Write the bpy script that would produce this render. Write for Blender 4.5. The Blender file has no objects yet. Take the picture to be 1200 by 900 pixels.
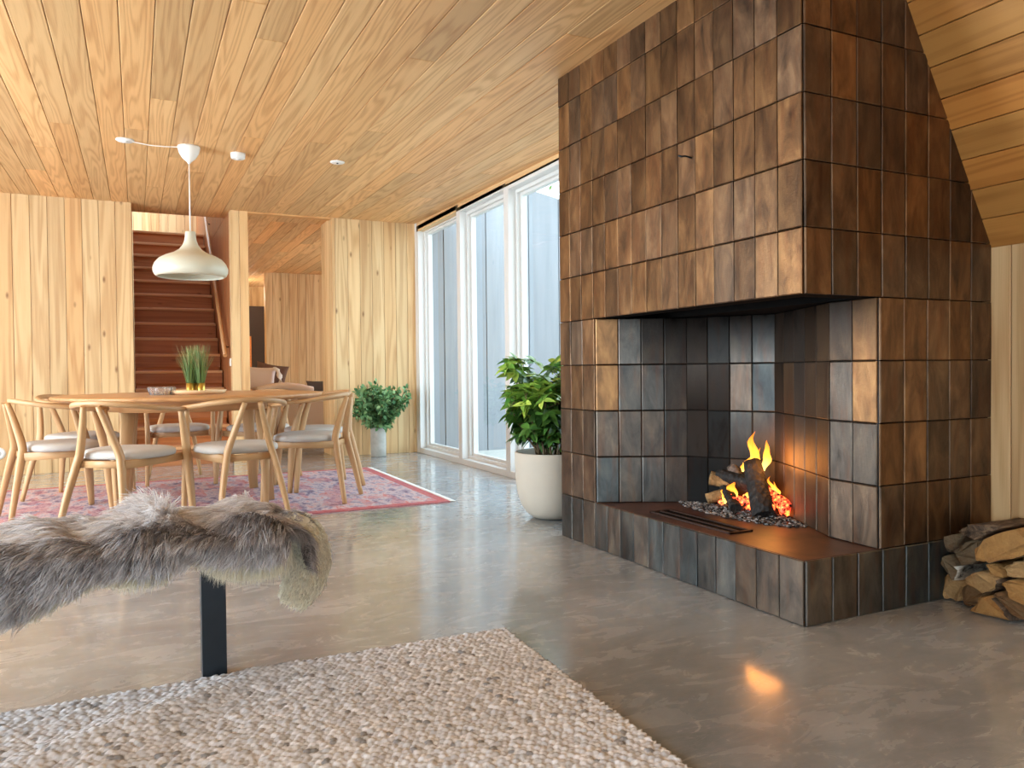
import bpy, math, random
import numpy as np
from mathutils import Vector, Matrix
PI = math.pi
scene = bpy.context.scene
COL = scene.collection
rng = random.Random(7)

# ------------------------------------------------------------------ helpers
def lin(c):
    c = c / 255.0
    return c / 12.92 if c <= 0.04045 else ((c + 0.055) / 1.055) ** 2.4
def srgb(r, g, b):
    return (lin(r), lin(g), lin(b), 1.0)
V = Vector

class MB:
    """collects geometry for one mesh (position, uv and tint per corner)"""
    def __init__(self):
        self.v = []; self.f = []; self.uv = []; self.c = []; self.sm = []
    def face(self, idx, uvs=None, col=(.5, .5, .5, 1), smooth=False):
        self.f.append(tuple(idx))
        n = len(idx)
        if uvs is None:
            p = [self.v[i] for i in idx]
            nn = (V(p[1]) - V(p[0])).cross(V(p[2]) - V(p[0]))
            a = max(range(3), key=lambda k: abs(nn[k]))
            k0, k1 = [(1, 2), (0, 2), (0, 1)][a]
            uvs = [(q[k0], q[k1]) for q in p]
        self.uv.extend(uvs)
        if isinstance(col, list): self.c.extend(col)
        else: self.c.extend([col] * n)
        self.sm.append(smooth)
    def add(self, pts):
        b = len(self.v); self.v.extend([tuple(p) for p in pts]); return b
    def box(self, x0, x1, y0, y1, z0, z1, col=(.5, .5, .5, 1), grain=None, off=None):
        P = [(x, y, z) for z in (z0, z1) for y in (y0, y1) for x in (x0, x1)]
        b = self.add(P)
        ou, ov = off if off else (0, 0)
        for q in ((0, 2, 3, 1), (4, 5, 7, 6), (0, 1, 5, 4), (2, 6, 7, 3), (0, 4, 6, 2), (1, 3, 7, 5)):
            if grain is None: self.face([b + i for i in q], None, col)
            else:
                g = grain; o = [k for k in range(3) if k != g]
                uv = [(P[i][g] + ou, P[i][o[0]] + P[i][o[1]] + ov) for i in q]
                self.face([b + i for i in q], uv, col)
        return self
    def slab(self, o, u, v, n, w, h, t, bev, col, uvo=(0, 0), tilt=(0, 0), soot_shade_top=None):
        """front-bevelled board or tile: o = lower-left of its face on the core plane"""
        o = V(o); u = V(u); v = V(v); n = V(n)
        def pt(a, b, d):
            d2 = d + tilt[0] * (a - w / 2) + tilt[1] * (b - h / 2) if d > 0 else d
            return o + u * a + v * b + n * d2
        back = [(0, 0), (w, 0), (w, h), (0, h)]
        fr = [(bev, bev), (w - bev, bev), (w - bev, h - bev), (bev, h - bev)]
        P = [pt(a, b, 0) for a, b in back] + [pt(a, b, t - bev * .7) for a, b in back] + [pt(a, b, t) for a, b in fr]
        b = self.add(P)
        C = back + back + fr
        def F(ix):
            cl = [(col[0], col[1], col[2] + (soot_shade_top - col[2]) * C[i][1] / h, 1) for i in ix] if soot_shade_top is not None else col
            self.face([b + i for i in ix], [(C[i][0] + uvo[0], C[i][1] + uvo[1]) for i in ix], cl)
        F((8, 9, 10, 11))
        for k in range(4):
            m = (k + 1) % 4
            F((4 + k, 4 + m, 8 + m, 8 + k)); F((k, m, 4 + m, 4 + k))
        return self
    def prism(self, poly, z0, z1, ax='z', col=(.5, .5, .5, 1)):
        def P(a, b, c): return {'z': (a, b, c), 'y': (a, c, b), 'x': (c, a, b)}[ax]
        n = len(poly)
        b = self.add([P(x, y, z0) for x, y in poly] + [P(x, y, z1) for x, y in poly])
        self.face([b + i for i in range(n)][::-1], None, col); self.face([b + n + i for i in range(n)], None, col)
        for i in range(n):
            j = (i + 1) % n
            self.face((b + i, b + j, b + n + j, b + n + i), None, col)
        return self
    def sweep(self, path, rad, n=10, up=(0, 0, 1), power=2.0, col=(.5, .5, .5, 1), caps=True, smooth=True):
        """tube along path; rad = list of (ra, rb); ra lies across up, rb along up; power>2 squares it"""
        path = [V(p) for p in path]; m = len(path)
        b0 = len(self.v); L = 0; up = V(up)
        rings = []
        for i, p in enumerate(path):
            t = (path[min(i + 1, m - 1)] - path[max(i - 1, 0)]).normalized()
            a = t.cross(up)
            if a.length < 1e-4: a = t.cross(V((1, 0, 0)))
            a.normalize(); c = a.cross(t).normalized()
            if i: L += (p - path[i - 1]).length
            ra, rb = rad[i] if isinstance(rad, list) else rad
            ring = []
            for k in range(n):
                th = 2 * PI * k / n
                cx, sx = math.cos(th), math.sin(th)
                ex = 2.0 / power
                ring.append(p + a * (ra * math.copysign(abs(cx) ** ex, cx)) + c * (rb * math.copysign(abs(sx) ** ex, sx)))
            self.add(ring); rings.append(L)
        per = 2 * PI * (rad[0][0] if isinstance(rad, list) else rad[0])
        for i in range(m - 1):
            for k in range(n):
                k2 = (k + 1) % n
                A = b0 + i * n
                self.face((A + k, A + n + k, A + n + k2, A + k2),
                          [(rings[i], per * k / n), (rings[i + 1], per * k / n), (rings[i + 1], per * (k + 1) / n), (rings[i], per * (k + 1) / n)], col, smooth)
        if caps:
            self.face([b0 + k for k in range(n)], None, col)
            self.face([b0 + (m - 1) * n + k for k in range(n)][::-1], None, col)
        return self
    def lathe(self, prof, n=32, c=(0, 0, 0), col=(.5, .5, .5, 1), smooth=True):
        b0 = len(self.v)
        for r, z in prof:
            self.add([(c[0] + r * math.cos(2 * PI * k / n), c[1] + r * math.sin(2 * PI * k / n), c[2] + z) for k in range(n)])
        for i in range(len(prof) - 1):
            for k in range(n):
                k2 = (k + 1) % n; A = b0 + i * n
                self.face((A + k, A + k2, A + n + k2, A + n + k),
                          [(k / n, prof[i][1]), ((k + 1) / n, prof[i][1]), ((k + 1) / n, prof[i + 1][1]), (k / n, prof[i + 1][1])], col, smooth)
        return self
    def blob(self, c, r, seed=0, nu=10, nv=7, amp=.2, col=(.5, .5, .5, 1), rot=0, smooth=True):
        rr = random.Random(seed); ph = [rr.uniform(0, 6.28) for _ in range(6)]
        b0 = len(self.v); cr, sr = math.cos(rot), math.sin(rot)
        for i in range(nv + 1):
            th = PI * i / nv
            for k in range(nu):
                a = 2 * PI * k / nu
                w = 1 + amp * (math.sin(2 * a + ph[0]) * .5 + math.sin(3 * th + ph[1] + a) * .4 + math.sin(3 * a + ph[2] + 2 * th) * .3)
                x, y, z = r[0] * w * math.sin(th) * math.cos(a), r[1] * w * math.sin(th) * math.sin(a), r[2] * w * math.cos(th)
                self.v.append((c[0] + x * cr - y * sr, c[1] + x * sr + y * cr, c[2] + z))
        for i in range(nv):
            for k in range(nu):
                k2 = (k + 1) % nu; A = b0 + i * nu
                self.face((A + k, A + nu + k, A + nu + k2, A + k2), None, col, smooth)
        return self
    def leaf(self, base, d, up, L, W, fold=.25, curl=.3, col=(.5, .5, .5, 1), seg=4, shape=.8):
        base = V(base); d = V(d).normalized(); s = d.cross(V(up))
        if s.length < 1e-3: s = d.cross(V((1, 0, 0)))
        s.normalize(); nrm = s.cross(d).normalized()
        rows = []
        for i in range(seg + 1):
            t = i / seg
            w = W * .5 * (math.sin(PI * min(1, t ** shape)) ** .8 if 0 < t < 1 else 0.03)
            p = base + d * (L * t) - nrm * (curl * L * t * t)
            rows.append((p - s * w + nrm * (fold * w), p, p + s * w + nrm * (fold * w)))
        b = self.add([q for r in rows for q in r])
        for i in range(seg):
            A = b + 3 * i
            for e in (0, 1):
                self.face((A + e, A + e + 1, A + e + 4, A + e + 3), [(e * .5, i / seg), (e * .5 + .5, i / seg), (e * .5 + .5, (i + 1) / seg), (e * .5, (i + 1) / seg)], col, True)
        return self
    def build(self, name, mat, parent=None, bevel=0, subsurf=0, autosmooth=False):
        me = bpy.data.meshes.new(name)
        me.from_pydata(self.v, [], self.f)
        uv = me.uv_layers.new(name='UVMap')
        uv.data.foreach_set('uv', np.array(self.uv, dtype=np.float32).ravel())
        ca = me.color_attributes.new('Tint', 'FLOAT_COLOR', 'CORNER')
        ca.data.foreach_set('color', np.array(self.c, dtype=np.float32).ravel())
        me.polygons.foreach_set('use_smooth', np.array(self.sm, dtype=bool))
        me.update()
        o = bpy.data.objects.new(name, me); COL.objects.link(o)
        for m in (mat if isinstance(mat, (list, tuple)) else [mat]): me.materials.append(m)
        if parent: o.parent = parent
        if bevel:
            b = o.modifiers.new('bevel', 'BEVEL'); b.width = bevel; b.segments = 2; b.limit_method = 'ANGLE'; b.angle_limit = math.radians(40)
        if subsurf:
            s = o.modifiers.new('sub', 'SUBSURF'); s.levels = subsurf; s.render_levels = subsurf
        return o

def tag(o, label, cat, group=None, kind=None):
    o['label'] = label; o['category'] = cat
    if group: o['group'] = group
    if kind: o['kind'] = kind
    return o
def thing(name, label, cat, loc=(0, 0, 0), rz=0, group=None):
    o = bpy.data.objects.new(name, None); COL.objects.link(o)
    o.empty_display_size = .1
    o.location = loc; o.rotation_euler = (0, 0, rz)
    return tag(o, label, cat, group)
def struct(name, mb, mat, parent=None, bevel=0):
    o = mb.build(name, mat, parent, bevel); o['kind'] = 'structure'; return o
def dup(root, loc, rz, label, group=None):
    r = root.copy(); COL.objects.link(r); r.location = loc; r.rotation_euler = (0, 0, rz)
    r['label'] = label
    if group: r['group'] = group
    for ch in list(root.children):
        c = ch.copy(); COL.objects.link(c); c.parent = r
        for g in list(ch.children):
            d = g.copy(); COL.objects.link(d); d.parent = c
    return r
def smoothpath(pts, n=24):
    """Catmull-Rom through pts (tuples of any length)"""
    P = [np.array(p, float) for p in pts]; P = [2 * P[0] - P[1]] + P + [2 * P[-1] - P[-2]]
    out = []; m = len(P) - 3
    for i in range(n + 1):
        s = i / n * m; k = min(int(s), m - 1); t = s - k
        a, b, c, d = P[k], P[k + 1], P[k + 2], P[k + 3]
        out.append(.5 * (2 * b + (c - a) * t + (2 * a - 5 * b + 4 * c - d) * t * t + (3 * b - a - 3 * c + d) * t ** 3))
    return out

# ------------------------------------------------------------------ materials
def newmat(name):
    m = bpy.data.materials.new(name); m.use_nodes = True
    nt = m.node_tree; b = nt.nodes['Principled BSDF']
    return m, nt, b
def N(nt, t, **kw):
    n = nt.nodes.new(t)
    for k, v in kw.items():
        if k == 'op': n.operation = v
        elif k == 'blend': n.blend_type = v
        else: n.inputs[k].default_value = v
    return n
def mathn(nt, op, a, b=None, clamp=False):
    n = nt.nodes.new('ShaderNodeMath'); n.operation = op; n.use_clamp = clamp
    for i, x in enumerate((a, b)):
        if x is None: continue
        if hasattr(x, 'links'): nt.links.new(x, n.inputs[i])
        else: n.inputs[i].default_value = x
    return n.outputs[0]
def mixc(nt, fac, a, b, blend='MIX'):
    n = nt.nodes.new('ShaderNodeMix'); n.data_type = 'RGBA'; n.blend_type = blend
    for s, x in (('Factor', fac), ('A', a), ('B', b)):
        sock = [i for i in n.inputs if i.name == s and i.type == ('VALUE' if s == 'Factor' else 'RGBA')][0]
        if hasattr(x, 'links'): nt.links.new(x, sock)
        else: sock.default_value = x
    return [o for o in n.outputs if o.type == 'RGBA'][0]
def noise(nt, vec, scale, detail=3, rough=.5, dist=0):
    n = nt.nodes.new('ShaderNodeTexNoise'); n.inputs['Scale'].default_value = scale
    n.inputs['Detail'].default_value = detail; n.inputs['Roughness'].default_value = rough; n.inputs['Distortion'].default_value = dist
    if vec is not None: nt.links.new(vec, n.inputs['Vector'])
    return n.outputs['Fac']
def mapping(nt, vec, s):
    n = nt.nodes.new('ShaderNodeMapping'); n.inputs['Scale'].default_value = s
    nt.links.new(vec, n.inputs['Vector']); return n.outputs[0]
def ramp(nt, fac, stops):
    n = nt.nodes.new('ShaderNodeValToRGB'); e = n.color_ramp.elements
    while len(e) < len(stops): e.new(.5)
    for k, (p, c) in enumerate(stops):
        e[k].position = p; e[k].color = c if len(c) == 4 else (*c, 1)
    nt.links.new(fac, n.inputs['Fac']); return n.outputs['Color']
def bump(nt, b, h, strength, dist=.01):
    n = nt.nodes.new('ShaderNodeBump'); n.inputs['Strength'].default_value = strength; n.inputs['Distance'].default_value = dist
    nt.links.new(h, n.inputs['Height']); nt.links.new(n.outputs[0], b.inputs['Normal'])
def uvof(nt): return nt.nodes.new('ShaderNodeTexCoord').outputs['UV']
def objof(nt): return nt.nodes.new('ShaderNodeTexCoord').outputs['Object']
def tint(nt):
    n = nt.nodes.new('ShaderNodeVertexColor'); n.layer_name = 'Tint'
    s = nt.nodes.new('ShaderNodeSeparateColor'); nt.links.new(n.outputs['Color'], s.inputs[0])
    return n.outputs['Color'], s.outputs[0], s.outputs[1], s.outputs[2]

def wood(name, light, dark, rough=.45, figure=.7, knots=True, grain=.35, ringscale=17, var=.25, spec=.35, warm=(1.12, .86, .62, 1)):
    m, nt, b = newmat(name); uv = uvof(nt)
    tc, tr, tg, tb = tint(nt)
    big = noise(nt, mapping(nt, uv, (.42, 7.5, 1)), 1, 2, .45, .3)
    rings = mathn(nt, 'SINE', mathn(nt, 'MULTIPLY', big, ringscale * 6.28 / 2))
    rings = mathn(nt, 'POWER', mathn(nt, 'MULTIPLY_ADD', rings, .5, clamp=True) if False else mathn(nt, 'ADD', mathn(nt, 'MULTIPLY', rings, .5), .5), 1.6)
    fine = noise(nt, mapping(nt, uv, (4, 260, 1)), 1, 3, .6)
    mid = noise(nt, mapping(nt, uv, (.8, 22, 1)), 1, 2)
    f = mathn(nt, 'ADD', mathn(nt, 'MULTIPLY', rings, figure), mathn(nt, 'MULTIPLY', mathn(nt, 'SUBTRACT', fine, .5), grain * 2))
    f = mathn(nt, 'ADD', f, mathn(nt, 'MULTIPLY', mathn(nt, 'SUBTRACT', mid, .5), .7), True)
    c = mixc(nt, f, light, dark)
    if knots:
        vo = nt.nodes.new('ShaderNodeTexVoronoi'); vo.inputs['Scale'].default_value = 1
        nt.links.new(mapping(nt, uv, (3.6, 9, 1)), vo.inputs['Vector'])
        k = mathn(nt, 'MULTIPLY', mathn(nt, 'SUBTRACT', .15, vo.outputs['Distance']), 9, True)
        s = nt.nodes.new('ShaderNodeSeparateColor'); nt.links.new(vo.outputs['Color'], s.inputs[0])
        k = mathn(nt, 'MULTIPLY', k, mathn(nt, 'GREATER_THAN', s.outputs[0], .40))
        c = mixc(nt, mathn(nt, 'MULTIPLY', k, .75), c, srgb(112, 66, 34))
    # board to board variation
    val = mathn(nt, 'ADD', 1 - var / 2, mathn(nt, 'MULTIPLY', tr, var))
    vm = nt.nodes.new('ShaderNodeVectorMath'); vm.operation = 'SCALE'; nt.links.new(c, vm.inputs[0]); nt.links.new(val, vm.inputs['Scale'])
    c = mixc(nt, mathn(nt, 'MULTIPLY', tg, .55), vm.outputs[0], mixc(nt, 1.0, vm.outputs[0], warm, 'MULTIPLY'))
    nt.links.new(c, b.inputs['Base Color'])
    b.inputs['Roughness'].default_value = rough; b.inputs['Specular IOR Level'].default_value = spec
    bump(nt, b, f, .08, .004)
    return m

def plain(name, col, rough=.5, metal=0, spec=.5, nscale=None, namt=.15, bmp=0, bscale=200):
    m, nt, b = newmat(name)
    b.inputs['Roughness'].default_value = rough; b.inputs['Metallic'].default_value = metal; b.inputs['Specular IOR Level'].default_value = spec
    if nscale:
        n = noise(nt, objof(nt), nscale, 4)
        c = mixc(nt, n, tuple(x * (1 - namt) for x in col[:3]) + (1,), tuple(min(1, x * (1 + namt)) for x in col[:3]) + (1,))
        nt.links.new(c, b.inputs['Base Color'])
    else: b.inputs['Base Color'].default_value = col
    if bmp: bump(nt, b, noise(nt, objof(nt), bscale, 3), bmp, .003)
    return m
def emit(name, col, strength):
    m, nt, b = newmat(name)
    b.inputs['Base Color'].default_value = (0, 0, 0, 1)
    b.inputs['Emission Color'].default_value = col; b.inputs['Emission Strength'].default_value = strength
    return m

M = {}
M['wall'] = wood('wall_spruce_boards', srgb(220, 188, 140), srgb(184, 140, 92), .5, .55, True, .42, 11, .22)
M['ceil'] = wood('ceiling_larch_boards', srgb(222, 178, 124), srgb(178, 124, 74), .5, .5, False, .5, 24, .34)
M['rear_dark'] = wood('rear_boards_darkened', srgb(84, 62, 44), srgb(58, 40, 28), .5, .5, False)  # unseen rear wall's invented dark tone, cuts bounce light on the chimney
M['slope'] = wood('slope_larch_boards', srgb(186, 132, 68), srgb(146, 94, 42), .5, .5, False, .3, 14, .25)
M['stair'] = wood('stair_wood_shaded', srgb(178, 118, 74), srgb(140, 82, 48), .45, .45, True, .3, 12, .15)  # stairwell shade put into the colour: darker and redder than the wall boards
M['tread'] = wood('stair_tread_wood', srgb(214, 162, 112), srgb(182, 126, 80), .45, .45, True, .3, 12, .15)
M['oak'] = wood('oak_furniture', srgb(192, 154, 110), srgb(156, 114, 72), .42, .35, False, .45, 12, .1)
M['oak_top'] = wood('oak_tabletop', srgb(196, 148, 100), srgb(160, 112, 68), .38, .4, False, .45, 12, .1)
M['pine'] = wood('bench_pine', srgb(222, 190, 150), srgb(196, 154, 108), .5, .4, False, .4, 12, .1)
M['white'] = plain('white_plastic', srgb(240, 236, 228), .35)
M['paint'] = plain('white_painted_wood', srgb(220, 218, 214), .45, nscale=6, namt=.03)
M['cord'] = plain('white_cord', srgb(236, 230, 220), .5)
M['shade'] = plain('cream_lamp_enamel', srgb(206, 201, 180), .38, spec=.4)
M['seat'] = plain('grey_seat_fabric', srgb(196, 190, 182), .9, spec=.1, nscale=420, namt=.14, bmp=.35, bscale=900)
M['steel'] = plain('dark_steel', srgb(38, 44, 50), .45, .6, nscale=30, namt=.25)
M['cast'] = plain('cast_iron', srgb(60, 42, 34), .45, .5, nscale=40, namt=.3)
M['pot'] = plain('pale_stone_pot', srgb(192, 183, 168), .75, spec=.25, nscale=9, namt=.05, bmp=.15, bscale=120)
M['vase'] = plain('grey_cement_vase', srgb(176, 174, 166), .8, spec=.2, nscale=30, namt=.18, bmp=.4, bscale=60)
M['soil'] = plain('potting_soil', srgb(48, 36, 28), .95, nscale=60, namt=.4, bmp=.6, bscale=80)
M['stem'] = plain('plant_stem', srgb(92, 74, 48), .7, nscale=40)
M['brass'] = plain('brushed_brass', srgb(206, 172, 84), .3, .9)
M['traywood'] = wood('pale_tray_wood', srgb(236, 212, 172), srgb(214, 182, 136), .45, .3, False, .3, 12, .1)
M['soot'] = plain('soot_black', srgb(16, 14, 13), .9, spec=.1, nscale=14, namt=.4)
M['grout'] = plain('dark_grout', srgb(34, 28, 24), .9, spec=.1)
M['sofa'] = plain('rosy_beige_sofa_fabric', srgb(212, 194, 182), .95, spec=.1, nscale=200, namt=.08)
M['cush_pink'] = plain('pale_pink_cushion', srgb(234, 220, 214), .95, spec=.1, nscale=200, namt=.06)
M['cush_grey'] = plain('charcoal_cushion', srgb(104, 98, 98), .95, spec=.1, nscale=200, namt=.1)
M['cush_taupe'] = plain('taupe_cushion', srgb(120, 96, 84), .95, spec=.1, nscale=200, namt=.1)
M['linen'] = plain('white_linen', srgb(236, 232, 226), .95, spec=.1)
M['darkcab'] = plain('dark_cabinet', srgb(44, 28, 20), .6)
M['orange_wood'] = wood('orange_cabinet_wood', srgb(206, 128, 62), srgb(176, 98, 42), .45, .4, False, .3)
M['facade'] = None
M['gravel'] = plain('pale_gravel', srgb(190, 186, 176), .95, nscale=20, namt=.15)

def glass_mat(name, tintc=(1, 1, 1, 1), rough=0.0, boost=1.0):
    m, nt, b = newmat(name); nt.nodes.remove(b)
    out = [n for n in nt.nodes if n.type == 'OUTPUT_MATERIAL'][0]
    tr = nt.nodes.new('ShaderNodeBsdfTransparent'); tr.inputs[0].default_value = tintc
    gl = nt.nodes.new('ShaderNodeBsdfGlossy'); gl.inputs['Roughness'].default_value = rough
    fr = nt.nodes.new('ShaderNodeFresnel'); fr.inputs['IOR'].default_value = 1.5
    mx = nt.nodes.new('ShaderNodeMixShader'); ge = nt.nodes.new('ShaderNodeNewGeometry')
    fac = mathn(nt, 'MULTIPLY', fr.outputs[0], mathn(nt, 'SUBTRACT', 1.0, ge.outputs['Backfacing']), True)
    nt.links.new(fac, mx.inputs[0]); nt.links.new(tr.outputs[0], mx.inputs[1]); nt.links.new(gl.outputs[0], mx.inputs[2])
    nt.links.new(mx.outputs[0], out.inputs[0]); return m
M['glass'] = glass_mat('window_glass', (.95, .98, .98, 1))

def crystal():
    m, nt, b = newmat('cut_crystal')
    b.inputs['Base Color'].default_value = (.95, .95, .97, 1); b.inputs['Roughness'].default_value = .05
    b.inputs['Transmission Weight'].default_value = .85; b.inputs['IOR'].default_value = 1.5
    return m
M['crystal'] = crystal()

def concrete():
    m, nt, b = newmat('polished_concrete'); o = objof(nt)
    n1 = noise(nt, o, .9, 5, .6, .4); n2 = noise(nt, mapping(nt, o, (1, 2.2, 1)), 4, 6, .65, .8); n3 = noise(nt, o, 60, 3)
    c = ramp(nt, mathn(nt, 'ADD', mathn(nt, 'MULTIPLY', n1, .6), mathn(nt, 'MULTIPLY', n2, .4)),
             [(.30, srgb(118, 123, 126)), (.46, srgb(152, 156, 158)), (.56, srgb(175, 178, 180)), (.72, srgb(202, 204, 206))])
    # pale worn patches and flecks
    sp = noise(nt, mapping(nt, o, (1, 1.7, 1)), 9, 4, .6, 1.0)
    spk = ramp(nt, sp, [(.63, (0, 0, 0)), (.69, (1, 1, 1))])
    c = mixc(nt, mathn(nt, 'MULTIPLY', spk, .62), c, srgb(206, 204, 200))
    ln = noise(nt, mapping(nt, o, (1, 5, 1)), 2.3, 6, .7, 1.2)
    lnk = ramp(nt, ln, [(.485, (0, 0, 0)), (.5, (1, 1, 1)), (.515, (0, 0, 0))])
    c = mixc(nt, mathn(nt, 'MULTIPLY', lnk, .22), c, srgb(200, 196, 188))
    c = mixc(nt, mathn(nt, 'MULTIPLY', n3, .25), c, srgb(104, 94, 82))
    nt.links.new(c, b.inputs['Base Color'])
    r = mathn(nt, 'ADD', .13, mathn(nt, 'MULTIPLY', n2, .26)); nt.links.new(r, b.inputs['Roughness'])
    b.inputs['Specular IOR Level'].default_value = .55
    b.inputs['Coat Weight'].default_value = .7; b.inputs['Coat Roughness'].default_value = .1
    bump(nt, b, mathn(nt, 'ADD', n2, mathn(nt, 'MULTIPLY', n3, .15)), .02, .02)
    return m
M['floor'] = concrete()

def tile_mat():
    m, nt, b = newmat('bronze_glazed_tile'); uv = uvof(nt); tc, tr, tg, tb = tint(nt)
    n1 = noise(nt, mapping(nt, uv, (14, 5, 1)), 1, 4, .6, .5); n2 = noise(nt, uv, 240, 3, .6); n3 = noise(nt, mapping(nt, uv, (26, 3, 1)), 1, 3)
    bronze = ramp(nt, n1, [(.25, srgb(64, 46, 32)), (.5, srgb(116, 84, 54)), (.75, srgb(152, 114, 74))])
    slate_sheen = ramp(nt, n1, [(.25, srgb(50, 54, 55)), (.55, srgb(86, 90, 89)), (.8, srgb(116, 116, 108))])  # blue-grey tone; on the firebox walls it stands in for window reflections
    c = mixc(nt, tg, bronze, slate_sheen)
    c = mixc(nt, mathn(nt, 'MULTIPLY', mathn(nt, 'MULTIPLY', mathn(nt, 'SUBTRACT', n3, .5), 4, True), .4), c, srgb(112, 68, 40))
    val = mathn(nt, 'ADD', .58, mathn(nt, 'MULTIPLY', tr, .62))
    vm = nt.nodes.new('ShaderNodeVectorMath'); vm.operation = 'SCALE'; nt.links.new(c, vm.inputs[0]); nt.links.new(val, vm.inputs['Scale'])
    # darker worn rim of every glazed tile, and soot with painted cavity shade where the tint's blue channel says so
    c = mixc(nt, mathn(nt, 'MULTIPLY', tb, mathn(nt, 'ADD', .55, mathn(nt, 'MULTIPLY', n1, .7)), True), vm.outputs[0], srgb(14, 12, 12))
    nt.links.new(c, b.inputs['Base Color'])
    clean_unshaded = mathn(nt, 'SUBTRACT', 1.0, tb)
    nt.links.new(mathn(nt, 'MULTIPLY', clean_unshaded, .78), b.inputs['Metallic'])
    r = mathn(nt, 'ADD', mathn(nt, 'ADD', .27, mathn(nt, 'MULTIPLY', n1, .22)), mathn(nt, 'MULTIPLY', tb, .4)); nt.links.new(r, b.inputs['Roughness'])
    nt.links.new(mathn(nt, 'MULTIPLY', clean_unshaded, .6), b.inputs['Specular IOR Level'])
    n4 = noise(nt, uv, 70, 4, .65)
    bump(nt, b, mathn(nt, 'ADD', mathn(nt, 'ADD', mathn(nt, 'MULTIPLY', n2, .25), mathn(nt, 'MULTIPLY', n4, .5)), n1), .38, .004)
    return m
M['tile'] = tile_mat()
def hearth_mat():
    m, nt, b = newmat('hearth_slab_glaze'); o = objof(nt)
    n1 = noise(nt, o, 6, 5, .6, .5)
    nt.links.new(ramp(nt, n1, [(.3, srgb(58, 36, 28)), (.6, srgb(96, 62, 48)), (.8, srgb(118, 84, 66))]), b.inputs['Base Color'])
    b.inputs['Roughness'].default_value = .4
    bump(nt, b, noise(nt, o, 60, 3), .1, .003)
    return m
M['hearth'] = hearth_mat()

def facade_mat():
    m, nt, b = newmat('blue_grey_facade_boards'); o = objof(nt)
    n = noise(nt, mapping(nt, o, (8, 8, .8)), 1, 4); tc, tr, tg, tb = tint(nt)
    c = mixc(nt, n, srgb(112, 116, 121), srgb(148, 148, 150))
    val = mathn(nt, 'ADD', .88, mathn(nt, 'MULTIPLY', tr, .24))
    vm = nt.nodes.new('ShaderNodeVectorMath'); vm.operation = 'SCALE'; nt.links.new(c, vm.inputs[0]); nt.links.new(val, vm.inputs['Scale'])
    nt.links.new(vm.outputs[0], b.inputs['Base Color']); b.inputs['Roughness'].default_value = .8
    return m
M['facade'] = facade_mat()

def persian():
    m, nt, b = newmat('faded_persian_weave'); uv = uvof(nt)
    vo = nt.nodes.new('ShaderNodeTexVoronoi'); vo.distance = 'MANHATTAN'; vo.inputs['Scale'].default_value = 9
    nt.links.new(mapping(nt, uv, (1, .5, 1)), vo.inputs['Vector'])
    n1 = noise(nt, mapping(nt, uv, (6, 4, 1)), 1, 4, .7, 1.2); n2 = noise(nt, mapping(nt, uv, (22, 9, 1)), 1, 4, .75); n3 = noise(nt, mapping(nt, uv, (120, 200, 1)), 1, 2)
    f = mathn(nt, 'ADD', mathn(nt, 'MULTIPLY', n1, .55), mathn(nt, 'MULTIPLY', n2, .55))
    c = ramp(nt, f, [(.36, srgb(200, 104, 100)), (.44, srgb(214, 146, 140)), (.53, srgb(220, 204, 204)), (.60, srgb(172, 160, 178)), (.68, srgb(118, 108, 130)), (.8, srgb(206, 160, 152))])
    s = nt.nodes.new('ShaderNodeSeparateColor'); nt.links.new(vo.outputs['Color'], s.inputs[0])
    c = mixc(nt, mathn(nt, 'MULTIPLY', mathn(nt, 'GREATER_THAN', s.outputs[0], .7), .35), c, srgb(206, 104, 102))
    c = mixc(nt, mathn(nt, 'MULTIPLY', mathn(nt, 'LESS_THAN', vo.outputs['Distance'], .18), .5), c, srgb(226, 206, 206))
    tc, tr, tg, tb = tint(nt)
    c = mixc(nt, mathn(nt, 'MULTIPLY', tr, .75), c, mixc(nt, n2, srgb(176, 52, 58), srgb(222, 120, 118)))
    c = mixc(nt, mathn(nt, 'MULTIPLY', n3, .3), c, srgb(120, 78, 84))
    nt.links.new(c, b.inputs['Base Color']); b.inputs['Roughness'].default_value = .95; b.inputs['Specular IOR Level'].default_value = .1
    bump(nt, b, n3, .3, .004)
    return m
M['persian'] = persian()
def vcol(name, rough=.9, spec=.15, sheen=0, trans=0):
    m, nt, b = newmat(name); tc, *_ = tint(nt)
    nt.links.new(tc, b.inputs['Base Color']); b.inputs['Roughness'].default_value = rough; b.inputs['Specular IOR Level'].default_value = spec
    if sheen: b.inputs['Sheen Weight'].default_value = sheen
    return m
M['pebble'] = vcol('felted_wool_rug', .95, .1)
M['fur'] = vcol('sheepskin_hair', .6, .25)
def furmat():
    m, nt, b = newmat('sheepskin_hair_fibre'); tc, *_ = tint(nt)
    out = [n for n in nt.nodes if n.type == 'OUTPUT_MATERIAL'][0]
    nt.links.new(tc, b.inputs['Base Color']); b.inputs['Roughness'].default_value = .5; b.inputs['Specular IOR Level'].default_value = .4
    t = nt.nodes.new('ShaderNodeBsdfTranslucent'); nt.links.new(tc, t.inputs[0]); mx = nt.nodes.new('ShaderNodeMixShader'); mx.inputs[0].default_value = .38
    nt.links.new(b.outputs[0], mx.inputs[1]); nt.links.new(t.outputs[0], mx.inputs[2]); nt.links.new(mx.outputs[0], out.inputs[0]); return m
M['fur'] = furmat()
M['hide'] = plain('sheepskin_hide', srgb(150, 132, 112), .9)
M['leafv'] = vcol('glossy_leaf', .38, .5)
M['leafe'] = vcol('matte_leaf', .6, .3)
M['ash'] = vcol('ash_flakes', .95, .05)
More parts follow.
